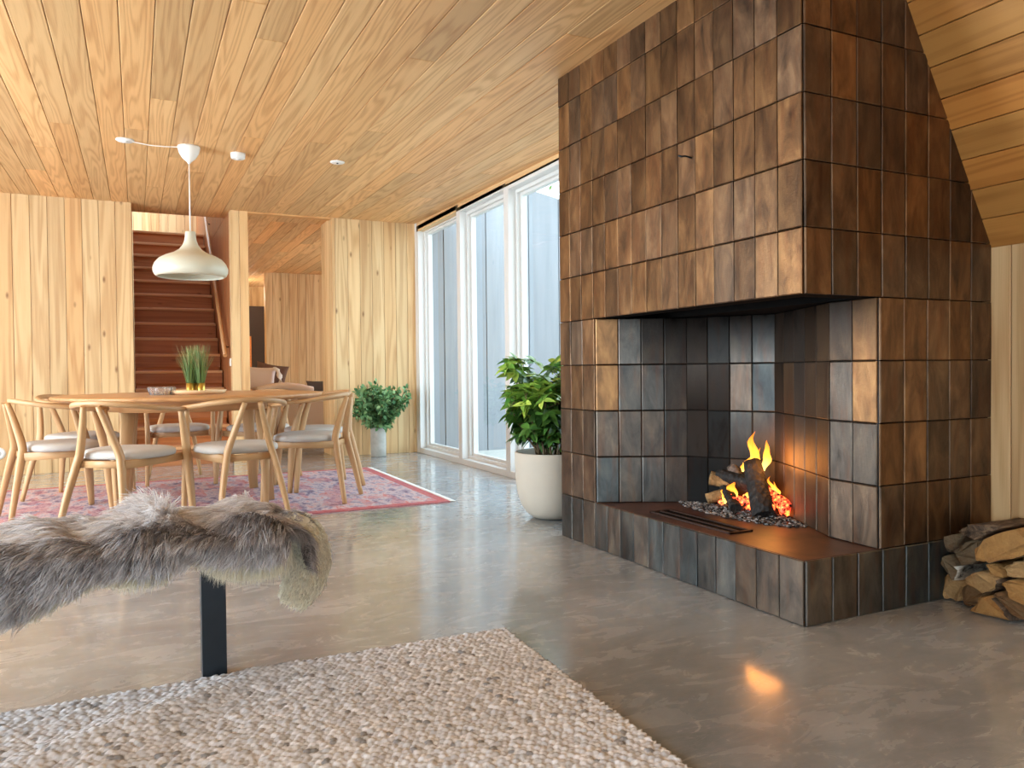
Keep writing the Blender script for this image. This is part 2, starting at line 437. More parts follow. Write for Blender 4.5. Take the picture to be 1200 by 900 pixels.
def logmat(name, a, bcol, knotty=True):
    m, nt, b = newmat(name); o = objof(nt); tc, tr, tg, tb = tint(nt)
    n = noise(nt, mapping(nt, o, (7, 110, 110)), 1, 5, .7, .6); n2 = noise(nt, o, 22, 5, .7, .8)
    c = mixc(nt, n, a, bcol); c = mixc(nt, mathn(nt, 'MULTIPLY', mathn(nt, 'SUBTRACT', n2, .3), 1.3, True), c, srgb(116, 82, 52))
    val = mathn(nt, 'ADD', .7, mathn(nt, 'MULTIPLY', tr, .6))
    vm = nt.nodes.new('ShaderNodeVectorMath'); vm.operation = 'SCALE'; nt.links.new(c, vm.inputs[0]); nt.links.new(val, vm.inputs['Scale'])
    nt.links.new(vm.outputs[0], b.inputs['Base Color']); b.inputs['Roughness'].default_value = .85; b.inputs['Specular IOR Level'].default_value = .2
    bump(nt, b, mathn(nt, 'ADD', n, n2), .9, .012)
    return m
M['log_pale'] = logmat('split_birch_pale', srgb(200, 166, 116), srgb(168, 130, 84))
M['log_gold'] = logmat('split_birch_golden', srgb(190, 146, 88), srgb(162, 116, 64))
M['log_grey'] = logmat('weathered_log_grey', srgb(142, 128, 104), srgb(92, 80, 62))
M['ashlog'] = logmat('ash_covered_log', srgb(150, 140, 132), srgb(84, 76, 72))
M['log_brown'] = logmat('weathered_log_brown', srgb(150, 118, 82), srgb(104, 78, 52))
def barkmat(name, a, bb, dots):
    m, nt, b = newmat(name); o = objof(nt)
    n = noise(nt, mapping(nt, o, (12, 30, 30)), 1, 5, .7, .8)
    nt.links.new(ramp(nt, n, [(.35, dots), (.5, a), (.7, bb)]), b.inputs['Base Color']); b.inputs['Roughness'].default_value = .9
    bump(nt, b, n, .8, .01)
    return m
M['birchbark'] = barkmat('birch_bark', srgb(196, 188, 172), srgb(222, 216, 204), srgb(60, 50, 42))
M['darkbark'] = barkmat('dark_bark', srgb(92, 72, 54), srgb(140, 116, 90), srgb(40, 30, 24))
def charmat():
    m, nt, b = newmat('charred_wood'); o = objof(nt)
    vo = nt.nodes.new('ShaderNodeTexVoronoi'); vo.inputs['Scale'].default_value = 1; nt.links.new(mapping(nt, o, (60, 60, 22)), vo.inputs['Vector'])
    n = noise(nt, o, 25, 4)
    nt.links.new(ramp(nt, n, [(.4, srgb(14, 12, 11)), (.6, srgb(34, 28, 24)), (.75, srgb(92, 80, 66))]), b.inputs['Base Color']); b.inputs['Roughness'].default_value = .75
    bump(nt, b, vo.outputs['Distance'], .8, .01)
    return m
M['char'] = charmat()
def embermat():
    m, nt, b = newmat('glowing_ember'); o = objof(nt)
    n = noise(nt, o, 55, 4, .6)
    nt.links.new(ramp(nt, n, [(.4, srgb(20, 14, 12)), (.6, srgb(120, 100, 92))]), b.inputs['Base Color'])
    nt.links.new(ramp(nt, n, [(.42, (0, 0, 0)), (.52, (1, .06, .02)), (.7, (1, .35, .05))]), b.inputs['Emission Color'])
    b.inputs['Emission Strength'].default_value = 3.5; b.inputs['Roughness'].default_value = .9
    return m
M['ember'] = embermat()
def flamemat():
    m, nt, b = newmat('flame_glow'); nt.nodes.remove(b)
    out = [n for n in nt.nodes if n.type == 'OUTPUT_MATERIAL'][0]
    tc, tr, tg, tb = tint(nt)
    o = objof(nt); n = noise(nt, mapping(nt, o, (30, 30, 9)), 1, 3, .6, .6)
    em = nt.nodes.new('ShaderNodeEmission')
    nt.links.new(ramp(nt, mathn(nt, 'ADD', tr, mathn(nt, 'MULTIPLY', mathn(nt, 'SUBTRACT', n, .5), .5)), [(0, (1, .62, .16)), (.5, (1, .42, .04)), (1, (1, .2, .01))]), em.inputs['Color'])
    em.inputs['Strength'].default_value = 3.6
    tp = nt.nodes.new('ShaderNodeBsdfTransparent'); mx = nt.nodes.new('ShaderNodeMixShader')
    op = mathn(nt, 'SUBTRACT', 1.05, mathn(nt, 'MULTIPLY', mathn(nt, 'ADD', mathn(nt, 'MULTIPLY', tr, .55), mathn(nt, 'MULTIPLY', n, .45)), 1), True)
    nt.links.new(op, mx.inputs[0]); nt.links.new(tp.outputs[0], mx.inputs[1]); nt.links.new(em.outputs[0], mx.inputs[2])
    nt.links.new(mx.outputs[0], out.inputs[0]); return m
M['flame'] = flamemat()

# ------------------------------------------------------------------ the setting
D = 8.42            # back wall plane
WX = 2.86           # window wall plane
FX, FY = 2.115, 2.02   # fireplace front (faces -X) and side (faces -Y)
FB = 3.755
KX = 3.146          # knee wall under the sloping roof
LX, RY = -3.6, -3.0 # unseen left wall, unseen rear wall
def cz(y): return 2.51 + .015 * (y - 3.74)

def rcol(r): return (r.random(), r.random() ** 2, r.random(), 1)
def boards(mb, o, u, v, n, L, Wd, bw, t=.02, bev=.0035, r=None, joint=None, gap=.0035):
    """boards running along u (length L) laid side by side along v (total Wd)"""
    r = r or rng; o = V(o); u = V(u); v = V(v); n = V(n)
    bk = mb.add([o + u * p_ + v * q_ - n * .002 for p_, q_ in ((0, 0), (L, 0), (L, Wd), (0, Wd))]); mb.face((bk, bk + 1, bk + 2, bk + 3), [(0, 0), (L, 0), (L, Wd), (0, Wd)], (.2, .5, .5, 1))
    k = 0; a = 0
    while a < Wd - 1e-4:
        w = min(bw, Wd - a)
        cuts = [0, L]
        if joint:
            p = r.uniform(.3, 1) * joint; cuts = [0]
            while p < L - .3: cuts.append(p); p += r.uniform(.6, 1.5) * joint
            cuts.append(L)
        for s, e in zip(cuts[:-1], cuts[1:]):
            off = (r.uniform(0, 60), r.uniform(0, 60))
            # slab wants right handed (u, v, n)
            mb.slab(o + u * s + v * (a + gap / 2), u, v, n, e - s - (gap if joint else 0), w - gap, t, bev, rcol(r), off)
        a += w; k += 1
    return mb

# floor
mb = MB(); mb.box(-3.8, 3.3, -3.2, 16.3, -.12, 0); struct('floor', mb, M['floor'])
# main ceiling: boards along Y, tilted slightly with cz
mb = MB(); r = random.Random(3)
y0, y1 = -3.0, 8.92
u = V((0, y1 - y0, cz(y1) - cz(y0))).normalized()
nn = V((1, 0, 0)).cross(u); nn = -nn if nn.z > 0 else nn
boards(mb, (WX + .16, y0, cz(y0) + .02), u, (-1, 0, 0), nn, (y1 - y0) / u.y, WX + .16 - LX, .146, .02, .0028, r, 4.2)
mb.box(LX - .1, 3.3, y0 - .1, y1, 2.66, 2.75)
struct('ceiling', mb, M['ceil'])

# back wall of vertical boards: left part, post between the openings, right part
def vwall_negY(mb, x0, x1, y, z1, bw=.141, r=None):      # faces -Y
    boards(mb, (x1, y + .02, 0), (0, 0, 1), (-1, 0, 0), (0, -1, 0), z1, x1 - x0, bw, .02, .003, r)
def vwall_negX(mb, y0, y1, x, z1, bw=.141, r=None, z0=0):      # faces -X
    boards(mb, (x + .02, y0, z0), (0, 0, 1), (0, 1, 0), (-1, 0, 0), z1 - z0, y1 - y0, bw, .02, .003, r)
def vwall_posX(mb, y0, y1, x, z1, bw=.141, r=None, z0=0):      # faces +X
    boards(mb, (x - .02, y1, z0), (0, 0, 1), (0, -1, 0), (1, 0, 0), z1 - z0, y1 - y0, bw, .02, .003, r)
r = random.Random(21)
mb = MB(); vwall_negY(mb, LX, -.02, D, 2.585, .141, r); mb.box(LX, -.02, D + .02, D + .5, 0, 2.585, (.5, .1, .5, 1), 2)
struct('wall_back_left', mb, M['wall'])
mb = MB(); vwall_negY(mb, .885, 1.06, D, 2.585, .0875, r); mb.box(.90, 1.06, D + .02, 12.0, 0, 2.585, (.5, .1, .5, 1), 2)
vwall_negX(mb, D + .02, D + .14, .885, 2.585, .12, r)
struct('wall_back_middle', mb, M['wall'])
mb = MB(); vwall_negX(mb, D + .145, 12.0, .886, 2.6, .14, r); struct('wall_stair_side', mb, M['stair'])  # darker stair tone on this wall imitates the shade of the stairwell
mb = MB(); vwall_negY(mb, 1.916, WX + .04, D, 2.585, .135, r); mb.box(1.936, WX + .08, D + .02, 8.94, 0, 2.585, (.3, .3, .5, 1), 2)
vwall_negX(mb, D + .02, 8.94, 1.916, 2.585, .12, r)
struct('wall_back_right', mb, M['wall'])
# flat header strip over the passage opening
mb = MB(); mb.box(1.06, 1.916, D, D + .1, 2.565, 2.6, (.2, .9, .5, 1), 0); struct('trim_1', mb, M['ceil'])

# unseen left and rear walls with window openings
mb = MB(); r = random.Random(5)
for (a, b_) in ((-3.0, -.6), (1.4, 3.3), (5.2, 5.6), (8.0, 8.44)): vwall_posX(mb, a, b_, LX, 2.6, .141, r)
for (a, b_) in ((-.6, 1.4), (3.3, 5.2), (5.6, 8.0)):
    vwall_posX(mb, a, b_, LX, 2.6, .141, r, 2.42); vwall_posX(mb, a, b_, LX, .15, .141, r)
struct('wall_left', mb, M['wall'])
mb = MB()
for (a, b_, z0, z1) in ((LX, -1.6, 0, 2.5), (1.0, KX, 0, 2.5), (-1.6, 1.0, 2.3, 2.5)):
    boards(mb, (a, RY - .02, z0), (0, 0, 1), (1, 0, 0), (0, 1, 0), z1 - z0, b_ - a, .141, .02, .003, r)
struct('wall_rear', mb, M['rear_dark'])  # darkened so that less light bounces onto the chimney side
def window_frame(mb, along, a0, a1, z0, z1, p, t=.06, d=.1):
    """plain rectangular frame; along 'y' (plane x=p) or 'x' (plane y=p)"""
    for (u0, u1, w0, w1) in ((a0, a0 + t, z0, z1), (a1 - t, a1, z0, z1), (a0 + t, a1 - t, z0, z0 + t), (a0 + t, a1 - t, z1 - t, z1)):
        if along == 'y': mb.box(p, p + d, u0, u1, w0, w1)
        else: mb.box(u0, u1, p, p + d, w0, w1)
n_ = 4
for (a, b_) in ((-.6, 1.4), (3.3, 5.2), (5.6, 8.0)):
    mb = MB(); window_frame(mb, 'y', a, b_, .15, 2.42, LX - .12); window_frame(mb, 'y', (a + b_) / 2 - .05, (a + b_) / 2 + .05, .2, 2.4, LX - .12, .05)
    struct('window_%d' % n_, mb, M['paint']); n_ += 1
mb = MB(); window_frame(mb, 'x', -1.6, 1.0, 0, 2.3, RY - .12); struct('window_%d' % n_, mb, M['paint'])

# window wall on the right: three floor to ceiling windows (a fourth stands hidden by the chimney)
mull = [8.36, 7.115, 6.02, 4.93, 3.80]
for k in range(4):
    ya, yb = mull[k + 1], mull[k]
    zt = cz((ya + yb) / 2) - .035
    if k == 0: zt = cz(7.6) - .02
    root = bpy.data.objects.new('window_%d' % (k + 1) if k < 3 else 'window_9', None); COL.objects.link(root); root['kind'] = 'structure'
    root.location = (WX, (ya + yb) / 2, 0)
    L = lambda x0, x1, y0, y1, z0, z1, q: q.box(x0 - WX, x1 - WX, y0 - (ya + yb) / 2, y1 - (ya + yb) / 2, z0, z1)
    fr = MB(); h = .045
    L(WX, WX + .15, ya, ya + h, 0, zt, fr); L(WX, WX + .15, yb - h, yb, 0, zt, fr)
    L(WX, WX + .15, ya + h, yb - h, 0, .055, fr); L(WX, WX + .15, ya + h, yb - h, zt - .05, zt, fr)
    fr.build('frame', M['paint'], root, .003)
    sa = MB(); s = .035
    a, b2, za, zb = ya + h, yb - h, .055, zt - .05
    for (x0, x1, s0, s1) in ((WX + .07, WX + .15, 0, .03), (WX + .10, WX + .15, .03, .055)):
        L(x0, x1, a + s0, a + s1, za + s0, zb - s0, sa); L(x0, x1, b2 - s1, b2 - s0, za + s0, zb - s0, sa)
        L(x0, x1, a + s1, b2 - s1, za + s0, za + s1, sa); L(x0, x1, a + s1, b2 - s1, zb - s1, zb - s0, sa)
    sa.build('sash', M['paint'], root, .002)
    gl = MB(); L(WX + .118, WX + .124, a + .055, b2 - .055, za + .055, zb - .055, gl); gl.build('pane', M['glass'], root)
mb = MB()   # lintel board between glazing and ceiling, and the bit of wall in the corner
mb.box(WX, WX + .15, 3.76, 8.42, 2.48, 2.66, (.35, .35, .5, 1), 1)
struct('trim_2', mb, M['wall'])
mb = MB(); mb.box(WX - .004, WX + .15, 8.36, D, 0, 2.60); struct('trim_3', mb, M['paint'])

# knee wall and sloping roof on the right, in front of the chimney
mb = MB(); r = random.Random(9); vwall_negX(mb, RY, FY + .05, KX, 1.40, .105, r); mb.box(KX + .024, KX + .2, RY, FB, 0, 1.75, (.5, .1, .5, 1), 2); mb.box(KX - .16, KX + .024, FY + .06, FB, 1.392, 1.62, (.5, .1, .5, 1), 1); struct('wall_right', mb, M['wall'])
sl = V((-.5634, 0, 1)).normalized()
n_s = V((-sl.z, 0, sl.x)); n_s = n_s if n_s.x < 0 else -n_s
mb = MB(); boards(mb, V((KX, RY, 1.395)) - n_s * .02, (0, 1, 0), -sl if False else sl, n_s, FY + .05 - RY, 1.45, .128, .02, .0025, r, 3.8)
struct('ceiling_slope', mb, M['slope'])

# room beyond the passage opening (den) and hall behind it
mb = MB(); r = random.Random(31); vwall_negY(mb, 2.0, 5.2, 13.8, 2.63, .14, r); mb.box(2.0, 5.2, 13.82, 13.95, 0, 2.63, (.5, .1, .5, 1), 2)
struct('wall_den_back', mb, M['wall'])
mb = MB(); boards(mb, (5.2, 8.92, 2.645), (0, 1, 0), (-1, 0, 0), (0, 0, -1), 7.3, 4.15, .146, .02, .0028, r, 4.0); struct('ceiling_den', mb, M['ceil'])
mb = MB(); boards(mb, (5.2, 8.94, 0), (0, 0, 1), (0, 1, 0), (-1, 0, 0), 2.63, .9, .14, .02, .003, r)
boards(mb, (5.2, 12.2, 0), (0, 0, 1), (0, 1, 0), (-1, 0, 0), 2.63, 1.6, .14, .02, .003, r); struct('wall_den_right', mb, M['wall'])
mb = MB(); window_frame(mb, 'y', 9.84, 12.2, 0, 2.63, 5.2); struct('window_8', mb, M['paint'])  # unseen window added as a source for the den light
mb = MB(); vwall_negY(mb, .5, 3.2, 16.2, 2.63, .14, r); struct('wall_hall', mb, M['wall'])
mb = MB(); vwall_posX(mb, 12.0, 16.2, 1.05, 2.63, .14, r); struct('wall_hall_left', mb, M['wall'])
mb = MB(); mb.box(3.3, 5.4, 8.9, 16.3, -.12, 0); struct('floor_den', mb, M['floor'])

# stairwell shell
mb = MB(); vwall_posX(mb, D + .5, 12.6, -.02, 4.6, .14, r); struct('wall_stair_left', mb, M['stair'])
mb = MB(); vwall_negX(mb, D + .5, 13.2, .885, 4.6, .14, r, 2.6); struct('wall_stair_right', mb, M['stair'])
mb = MB(); vwall_negY(mb, -.3, 1.2, 13.2, 4.6, .12, r); struct('wall_landing', mb, M['wall'])
mb = MB(); mb.box(-.1, .9, 8.92, 8.99, 2.60, 4.6, (.5, .5, .5, 1), 0); struct('wall_stair_front', mb, M['stair'])

# ------------------------------------------------------------------ staircase and handrail
st = thing('staircase', 'steep reddish wooden staircase rising in the opening behind the dining table', 'stairs', (.43, D, 0))
RZ, GO = .19, .232
for k in range(15):
    y = .01 + GO * k
    mr = MB(); mr.box(-.444, .444, y, y + .02, k * RZ, (k + 1) * RZ - .03, (rng.random(), rng.random(), .5, 1), 0, (rng.uniform(0, 50), rng.uniform(0, 50))); mr.build('riser', M['stair'], st)
    mt = MB(); mt.box(-.444, .444, y - .028, y + GO + .02, (k + 1) * RZ - .03, (k + 1) * RZ, (rng.random(), 0, .5, 1), 0, (rng.uniform(0, 50), rng.uniform(0, 50))); mt.build('tread', M['tread'], st, .004)
ms = MB(); ms.prism([(.03, 0), (.03 + GO * 15, 0), (.03 + GO * 15, RZ * 15 - .04), (.03, .1)], -.43, .43, 'x'); ms.build('carcass', M['stair'], st)
hr = thing('handrail', 'round wooden handrail climbing the right wall of the stairwell', 'handrail', (.83, D + .12, 0))
mb = MB(); p0, p1 = V((0, 0, 1.10)), V((0, 2.9, 1.10 + 2.9 * RZ / GO)); mb.sweep([p0, p0.lerp(p1, .5), p1], (.022, .022), 12); mb.build('rail', M['oak_top'], hr)
for t in (.06, .4, .75):
    p = p0.lerp(p1, t); mb = MB(); mb.sweep([p, p + V((.03, 0, -.05)), p + V((.053, 0, -.05))], (.006, .006), 8); mb.build('bracket', M['steel'], hr)
mb = MB(); mb.box(-.006, .006, -.04, .04, -.04, .04); o = mb.build('light_switch', M['white'], None, .004); o.location = (.878, 8.53, 1.03)
tag(o, 'small white light switch on the stairwell wall beside the post', 'switch')

# ------------------------------------------------------------------ fireplace
A_, B_, C_, E_, G_ = (FX, 3.40), (2.53, 3.19), (2.76, 2.81), (2.50, 2.25), (2.49, FY)
TH, TW, TW2 = .2353, .1163, .1237
fp = thing('fireplace', 'large corner fireplace clad in dark bronze tiles with an open firebox', 'fireplace', (FX, FY, 0))
def L3(p): return (p[0] - FX, p[1] - FY, p[2])
def tiles(mb, p0, p1, z0, rows, tw, r, slate_sheen=0., soot=None, ncol=None, t=.008, zmax=None, skip=None, th=TH, gold=None):
    """tiles on the vertical face from plan point p0 to p1; its outside is to the right of p0->p1"""
    a = V((*p0, 0)); b = V((*p1, 0)); u = (b - a); Lg = u.length; u.normalize(); n = V((u.y, -u.x, 0))
    nc = ncol or max(1, round(Lg / tw)); w = Lg / nc
    for i in range(nc):
        for j in range(rows):
            z = z0 + j * th
            h = th if zmax is None else min(th, zmax - z)
            if h < .02: continue
            o = a + u * (w * i) + V((0, 0, z))
            if skip and skip(o, i, j): continue
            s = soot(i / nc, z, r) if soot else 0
            sl_ = min(1, max(0, slate_sheen + r.uniform(-.25, .25)))
            if gold and (i, j) in gold: sl_, s = 0., 0.
            tv = 1.3 if gold and (i, j) in gold else r.random()
            g = .0016
            mb.slab(L3(o + u * g + V((0, 0, g))), u, (0, 0, 1), n, w - 2 * g, h - 2 * g, t + r.uniform(-.001, .001), .0035,
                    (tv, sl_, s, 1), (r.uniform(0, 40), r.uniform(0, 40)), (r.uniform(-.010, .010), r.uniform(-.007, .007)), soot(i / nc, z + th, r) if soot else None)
g = .008   # tile thickness: cores sit this far inside
r = random.Random(77)
# plinth
mb = MB(); mb.prism([L3((FX + g, FY + g, 0))[:2], L3((KX, FY + g, 0))[:2], L3((KX, FB - g, 0))[:2], L3((FX + g, FB - g, 0))[:2]], .001, .226)
core = mb.build('plinth', M['grout'], fp)
mb = MB(); tiles(mb, (FX, FB), (FX, FY), 0, 1, TW, r, .75, ncol=15, t=g); tiles(mb, (FX, FY), (KX, FY), 0, 1, TW2, r, .9, t=g); tiles(mb, (WX, FB), (FX, FB), 0, 1, TW2, r, .5, t=g)
# shift the tiles onto the core: tiles are laid on planes moved in by their thickness
mb.v = [(x, y, z) for x, y, z in mb.v]
plinth_tiles = mb
def shift_in(mb): return mb
pt_ = mb.build('plinth_tiles', M['tile'], core)
# hearth slab (visible top)
mb = MB(); mb.prism([L3((FX, FY, 0))[:2], L3((2.52, FY, 0))[:2], L3((2.52, 2.2, 0))[:2], L3((2.80, 2.81, 0))[:2], L3((2.55, 3.24, 0))[:2], L3((FX, 3.42, 0))[:2]], .226, .2353)
mb.build('hearth_slab', M['hearth'], fp, .002)
# firebox walls, one solid core, tiled faces
mb = MB(); ring = [(FX + g, FB - g), (FX + g, 3.41), (2.535, 3.20), (2.77, 2.81), (2.508, 2.245), (2.498, FY + g), (KX, FY + g), (KX, FB - g)]
mb.prism([L3((*q, 0))[:2] for q in ring], .236, 1.175); core2 = mb.build('firebox', M['grout'], fp)
def cl01(x): return max(0., min(1., x))
def soot_shade_left(u, z, r): return cl01((u - .45) * 1.1 + max(0, z - .92) * 3.2 * (.25 + u) + r.uniform(-.06, .06))  # soot plus painted shade: the height terms darken the cavity top
def soot_shade_back(u, z, r): return cl01(.62 + (.3 if u < .5 and z < .9 else 0) + max(0, z - .95) * 2.5 - (.62 if (u > .45 and .68 < z < 1.1) else 0) + r.uniform(-.05, .05))
def soot_shade_right(u, z, r): return cl01(.80 - (.45 if z < .6 else 0) - u * .2 + max(0, z - .9) * 1.5 + r.uniform(-.08, .08))
def soot_shade_jamb(u, z, r): return cl01(max(0, z - 1.08) * 7)
mb2 = MB()
tiles(mb2, A_, B_, TH, 4, TW, r, .8, soot_shade_left, 4, gold=((0, 3), (0, 2)))  # bluish window sheen and cavity shade are put into the tile tint
tiles(mb2, B_, C_, TH, 4, TW, r, .8, soot_shade_back, 4)
tiles(mb2, C_, E_, TH, 4, TW, r, .35, soot_shade_right, 5)
tiles(mb2, E_, G_, TH, 4, TW, r, .62, soot_shade_jamb, 2, gold=((1, 3), (1, 2)))
mb2.build('firebox_tiles', M['tile'], core2)
mb = MB(); tiles(mb, (FX, FB), (FX, 3.40), TH, 4, TW, r, .35, None, 3); mb.build('left_pier_tiles', M['tile'], core2); mb = MB(); tiles(mb, (2.49, FY), (KX, FY), TH, 4, TW2, r, .25, None, 5); mb.build('right_pier_tiles', M['tile'], core2)
# chimney breast: hollow, sooty underneath
def slope_x(z): return KX - (z - 1.395) * .5634
mb = MB()
mb.box(g, .12, g, FB - FY - g, 1.18, 2.50); 
mb.prism([(.12, 1.18), (2.49 - FX, 1.18), (2.49 - FX, 2.50), (.12, 2.50)], g, .12, 'y')
mb.prism([(2.49 - FX, 1.18), (KX - FX, 1.18), (KX - FX, 1.39), (slope_x(2.50) - FX, 2.50), (2.49 - FX, 2.50)], g, FB - FY - g, 'y')
mb.box(.12, 2.49 - FX, 3.42 - FY, FB - FY - g, 1.18, 2.50)
mb.box(.12, 2.49 - FX, .12, 3.42 - FY, 1.75, 1.85)
core3 = mb.build('chimney_breast', M['soot'], fp)
mb = MB(); zb = TH * 5
tiles(mb, (FX, FB), (FX, FY), zb, 6, TW, r, .08, ncol=15, zmax=2.515)
tiles(mb, (FX, FY), (KX, FY), zb, 6, TW2, r, .25, zmax=2.515, skip=lambda o, i, j: o.x > slope_x(o.z) - .02)
tiles(mb, (WX, FB), (FX, FB), zb, 6, TW2, r, .3, zmax=2.515)
mb.build('breast_tiles', M['tile'], core3)
# rounded corner bead on the right pier
mb = MB(); mb.sweep([(2.494 - FX, .004, .24), (2.494 - FX, .004, 1.17)], (.006, .006), 8, (1, 0, 0)); mb.build('corner_bead', M['steel'], fp)
# small iron hook on the breast
mb = MB(); mb.sweep(smoothpath([(0.0, 0, 0), (-.03, 0, .004), (-.05, 0, .0), (-.056, .012, .006)], 10), (.004, .004), 8); 
o = mb.build('damper_hook', M['steel'], fp); o.location = (-.008, 2.62 - FY, 1.80)
# air grate let into the hearth
gr = MB(); gx0, gx1, gy0, gy1 = 2.185 - FX, 2.305 - FX, 2.48 - FY, 3.04 - FY
for (a, b_, c, d) in ((gx0, gx1, gy0, gy0 + .012), (gx0, gx1, gy1 - .012, gy1), (gx0, gx0 + .012, gy0, gy1), (gx1 - .012, gx1, gy0, gy1), (gx0 + .05, gx0 + .06, gy0, gy1)): gr.box(a, b_, c, d, .2353, .243)
go = gr.build('air_grate', M['cast'], fp, .001)
gb = MB(); gb.box(gx0 + .004, gx1 - .004, gy0 + .004, gy1 - .004, .2354, .2375); gb.build('grate_bed', M['soot'], go)

# the fire
ZH = .2353
r = random.Random(13)
am = MB()
for k in range(1400):
    a = r.uniform(0, 2 * PI); q = math.sqrt(r.random())
    x = 2.545 + q * (.14 * math.cos(a) + .03 * math.sin(a)); y = 2.82 + q * .37 * math.sin(a) - .12 * math.cos(a) * q
    # keep inside the splayed walls
    if x > 2.50 + (y - 2.25) * .464 - .02 and y < 2.81: x = 2.50 + (y - 2.25) * .464 - .03
    if y > 2.81 and x > 2.76 - (y - 2.81) * .605 - .03: x = 2.76 - (y - 2.81) * .605 - .04
    z = ZH + .004 + .02 * (1 - q) * r.random()
    s = r.uniform(.003, .011)
    gcol = r.choice([.42, .34, .26, .18, .05, .03, .03, .12])
    am.blob((x, y, z), (s, s * r.uniform(.5, 1.3), s * .4), k, 5, 3, .5, (gcol, gcol * .97, gcol * .94, 1), r.uniform(0, 3), False)
o = am.build('ash_bed', M['ash']); tag(o, 'grey and black ash flakes spread over the hearth under the fire', 'ash', None, 'stuff')
em = MB()
for k in range(46):
    x, y = 2.60 + r.gauss(0, .035), 2.86 + r.gauss(0, .1)
    if x > 2.68: x = 2.66
    em.blob((x, y, ZH + .03 + r.random() * .035), (r.uniform(.012, .026), r.uniform(.012, .026), r.uniform(.01, .018)), 500 + k, 8, 5, .35, (.5, .5, .5, 1), r.uniform(0, 3))
o = em.build('ember_heap', M['ember']); tag(o, 'glowing red and orange embers heaped under the burning logs', 'embers', None, 'stuff')

def split_log(name, p0, p1, ra, rb, mat, label, seed, cat='log', group=None, endmat=None, n=12, flat=.0):
    """irregular log from p0 to p1 as a thing with its origin at p0"""
    rr = random.Random(seed); p0 = V(p0); p1 = V(p1)
    mb = MB(); m = 9; ph = [rr.uniform(0, 6.28) for _ in range(5)]
    t = (p1 - p0).normalized(); a = t.cross(V((0, 0, 1))); a = a if a.length > .05 else t.cross(V((1, 0, 0))); a.normalize(); c = a.cross(t)
    for i in range(m):
        s = i / (m - 1); p = (p1 - p0) * s
        for k in range(n):
            th = 2 * PI * k / n
            w = 1 + .10 * math.sin(2 * th + ph[0]) + .10 * math.sin(3 * th + ph[1] + s) + .05 * math.sin(5 * th + ph[2] + 4 * s) + rr.uniform(-.035, .035)
            rad = (ra + (rb - ra) * s) * w
            q = p + a * (rad * math.cos(th)) + c * (rad * max(-1 + flat, math.sin(th)))
            mb.v.append(tuple(q))
    for i in range(m - 1):
        for k in range(n):
            k2 = (k + 1) % n; A = i * n
            mb.face((A + k, A + n + k, A + n + k2, A + k2), None, (rr.random(), .5, .5, 1), True)
    o = None
    root = mb
    mb.face([k for k in range(n)], None); mb.face([(m - 1) * n + k for k in range(n)][::-1], None)
    o = mb.build(name, mat); o.location = p0
    tag(o, label, cat, group); return o
FLG = 'logs on the fire'
upr = split_log('burning_log', (2.545, 2.66, ZH + .012), (2.63, 2.83, ZH + .235), .052, .036, M['char'], 'black charred log leaning upright at the front of the fire', 3, 'log', FLG)
split_log('burning_log', (2.50, 2.80, ZH + .03), (2.62, 3.02, ZH + .10), .026, .024, M['char'], 'thin charred log lying low at the front left of the fire', 4, 'log', FLG)
split_log('burning_log', (2.66, 2.78, ZH + .12), (2.60, 3.03, ZH + .15), .032, .034, M['char'], 'charred log lying across the back of the fire under the flames', 5, 'log', FLG)
split_log('burning_log', (2.66, 2.63, ZH + .035), (2.665, 2.80, ZH + .11), .03, .026, M['ember'], 'glowing log end at the right of the fire beside the splayed wall', 6, 'log', FLG)
o = split_log('burning_log', (2.565, 3.06, ZH + .135), (2.635, 2.99, ZH + .12), .036, .038, M['log_pale'], 'pale unburnt sawn log end sticking out at the upper left of the fire', 7, 'log', FLG)
split_log('burning_log', (2.545, 3.06, ZH + .036), (2.63, 2.98, ZH + .07), .029, .03, M['log_pale'], 'round pale log end low at the left of the fire above the ash', 8, 'log', FLG)
split_log('burning_log', (2.64, 2.93, ZH + .13), (2.66, 3.0, ZH + .19), .035, .03, M['ashlog'], 'grey ash covered log stub at the back of the fire left of the flames', 9, 'log', FLG)

FWD, RGT, UPV = V((.434, .901, -.018)), V((.901, -.434, -.01)), V((0, 0, 1))
fl = thing('fire_flames', 'orange and yellow flames licking up from the logs in the firebox', 'flame', (2.63, 2.84, ZH))
def flame(base, tip, w, seed, bend=.02):
    rr = random.Random(seed); base = V(base); tip = V(tip); mb = MB(); m = 14; n = 10
    ph = rr.uniform(0, 6); off = V((2.63, 2.84, ZH))
    for i in range(m):
        t = i / (m - 1)
        p = base.lerp(tip, t) + RGT * (bend * (math.sin(ph + 5.2 * t) + .45 * math.sin(2 * ph + 11 * t)) * t * (1.15 - t) * 2)
        prof = (math.sin(PI * min(1, t * .72 + .16)) ** 1.1) * (1 - t ** 3.5) + .02
        wa = w * prof * (1 + .26 * math.sin(9 * t + ph) * t); wb = wa * .55
        for k in range(n):
            th = 2 * PI * k / n
            mb.v.append(tuple(p + RGT * (wa * math.cos(th)) + V((.434, .9, 0)) * (wb * math.sin(th)) - off))
    for i in range(m - 1):
        for k in range(n):
            k2 = (k + 1) % n; A = i * n; c0, c1 = i / (m - 1), (i + 1) / (m - 1)
            mb.face((A + k, A + k2, A + n + k2, A + n + k), None, [(c0,) * 3 + (1,), (c0,) * 3 + (1,), (c1,) * 3 + (1,), (c1,) * 3 + (1,)], True)
    mb.build('flame_tongue', M['flame'], fl)
flame((2.640, 2.835, .40), (2.655, 2.835, .615), .026, 1, .03)
flame((2.665, 2.800, .43), (2.690, 2.79, .575), .021, 2, .02)
flame((2.63, 2.85, .40), (2.635, 2.85, .52), .02, 11, .02)
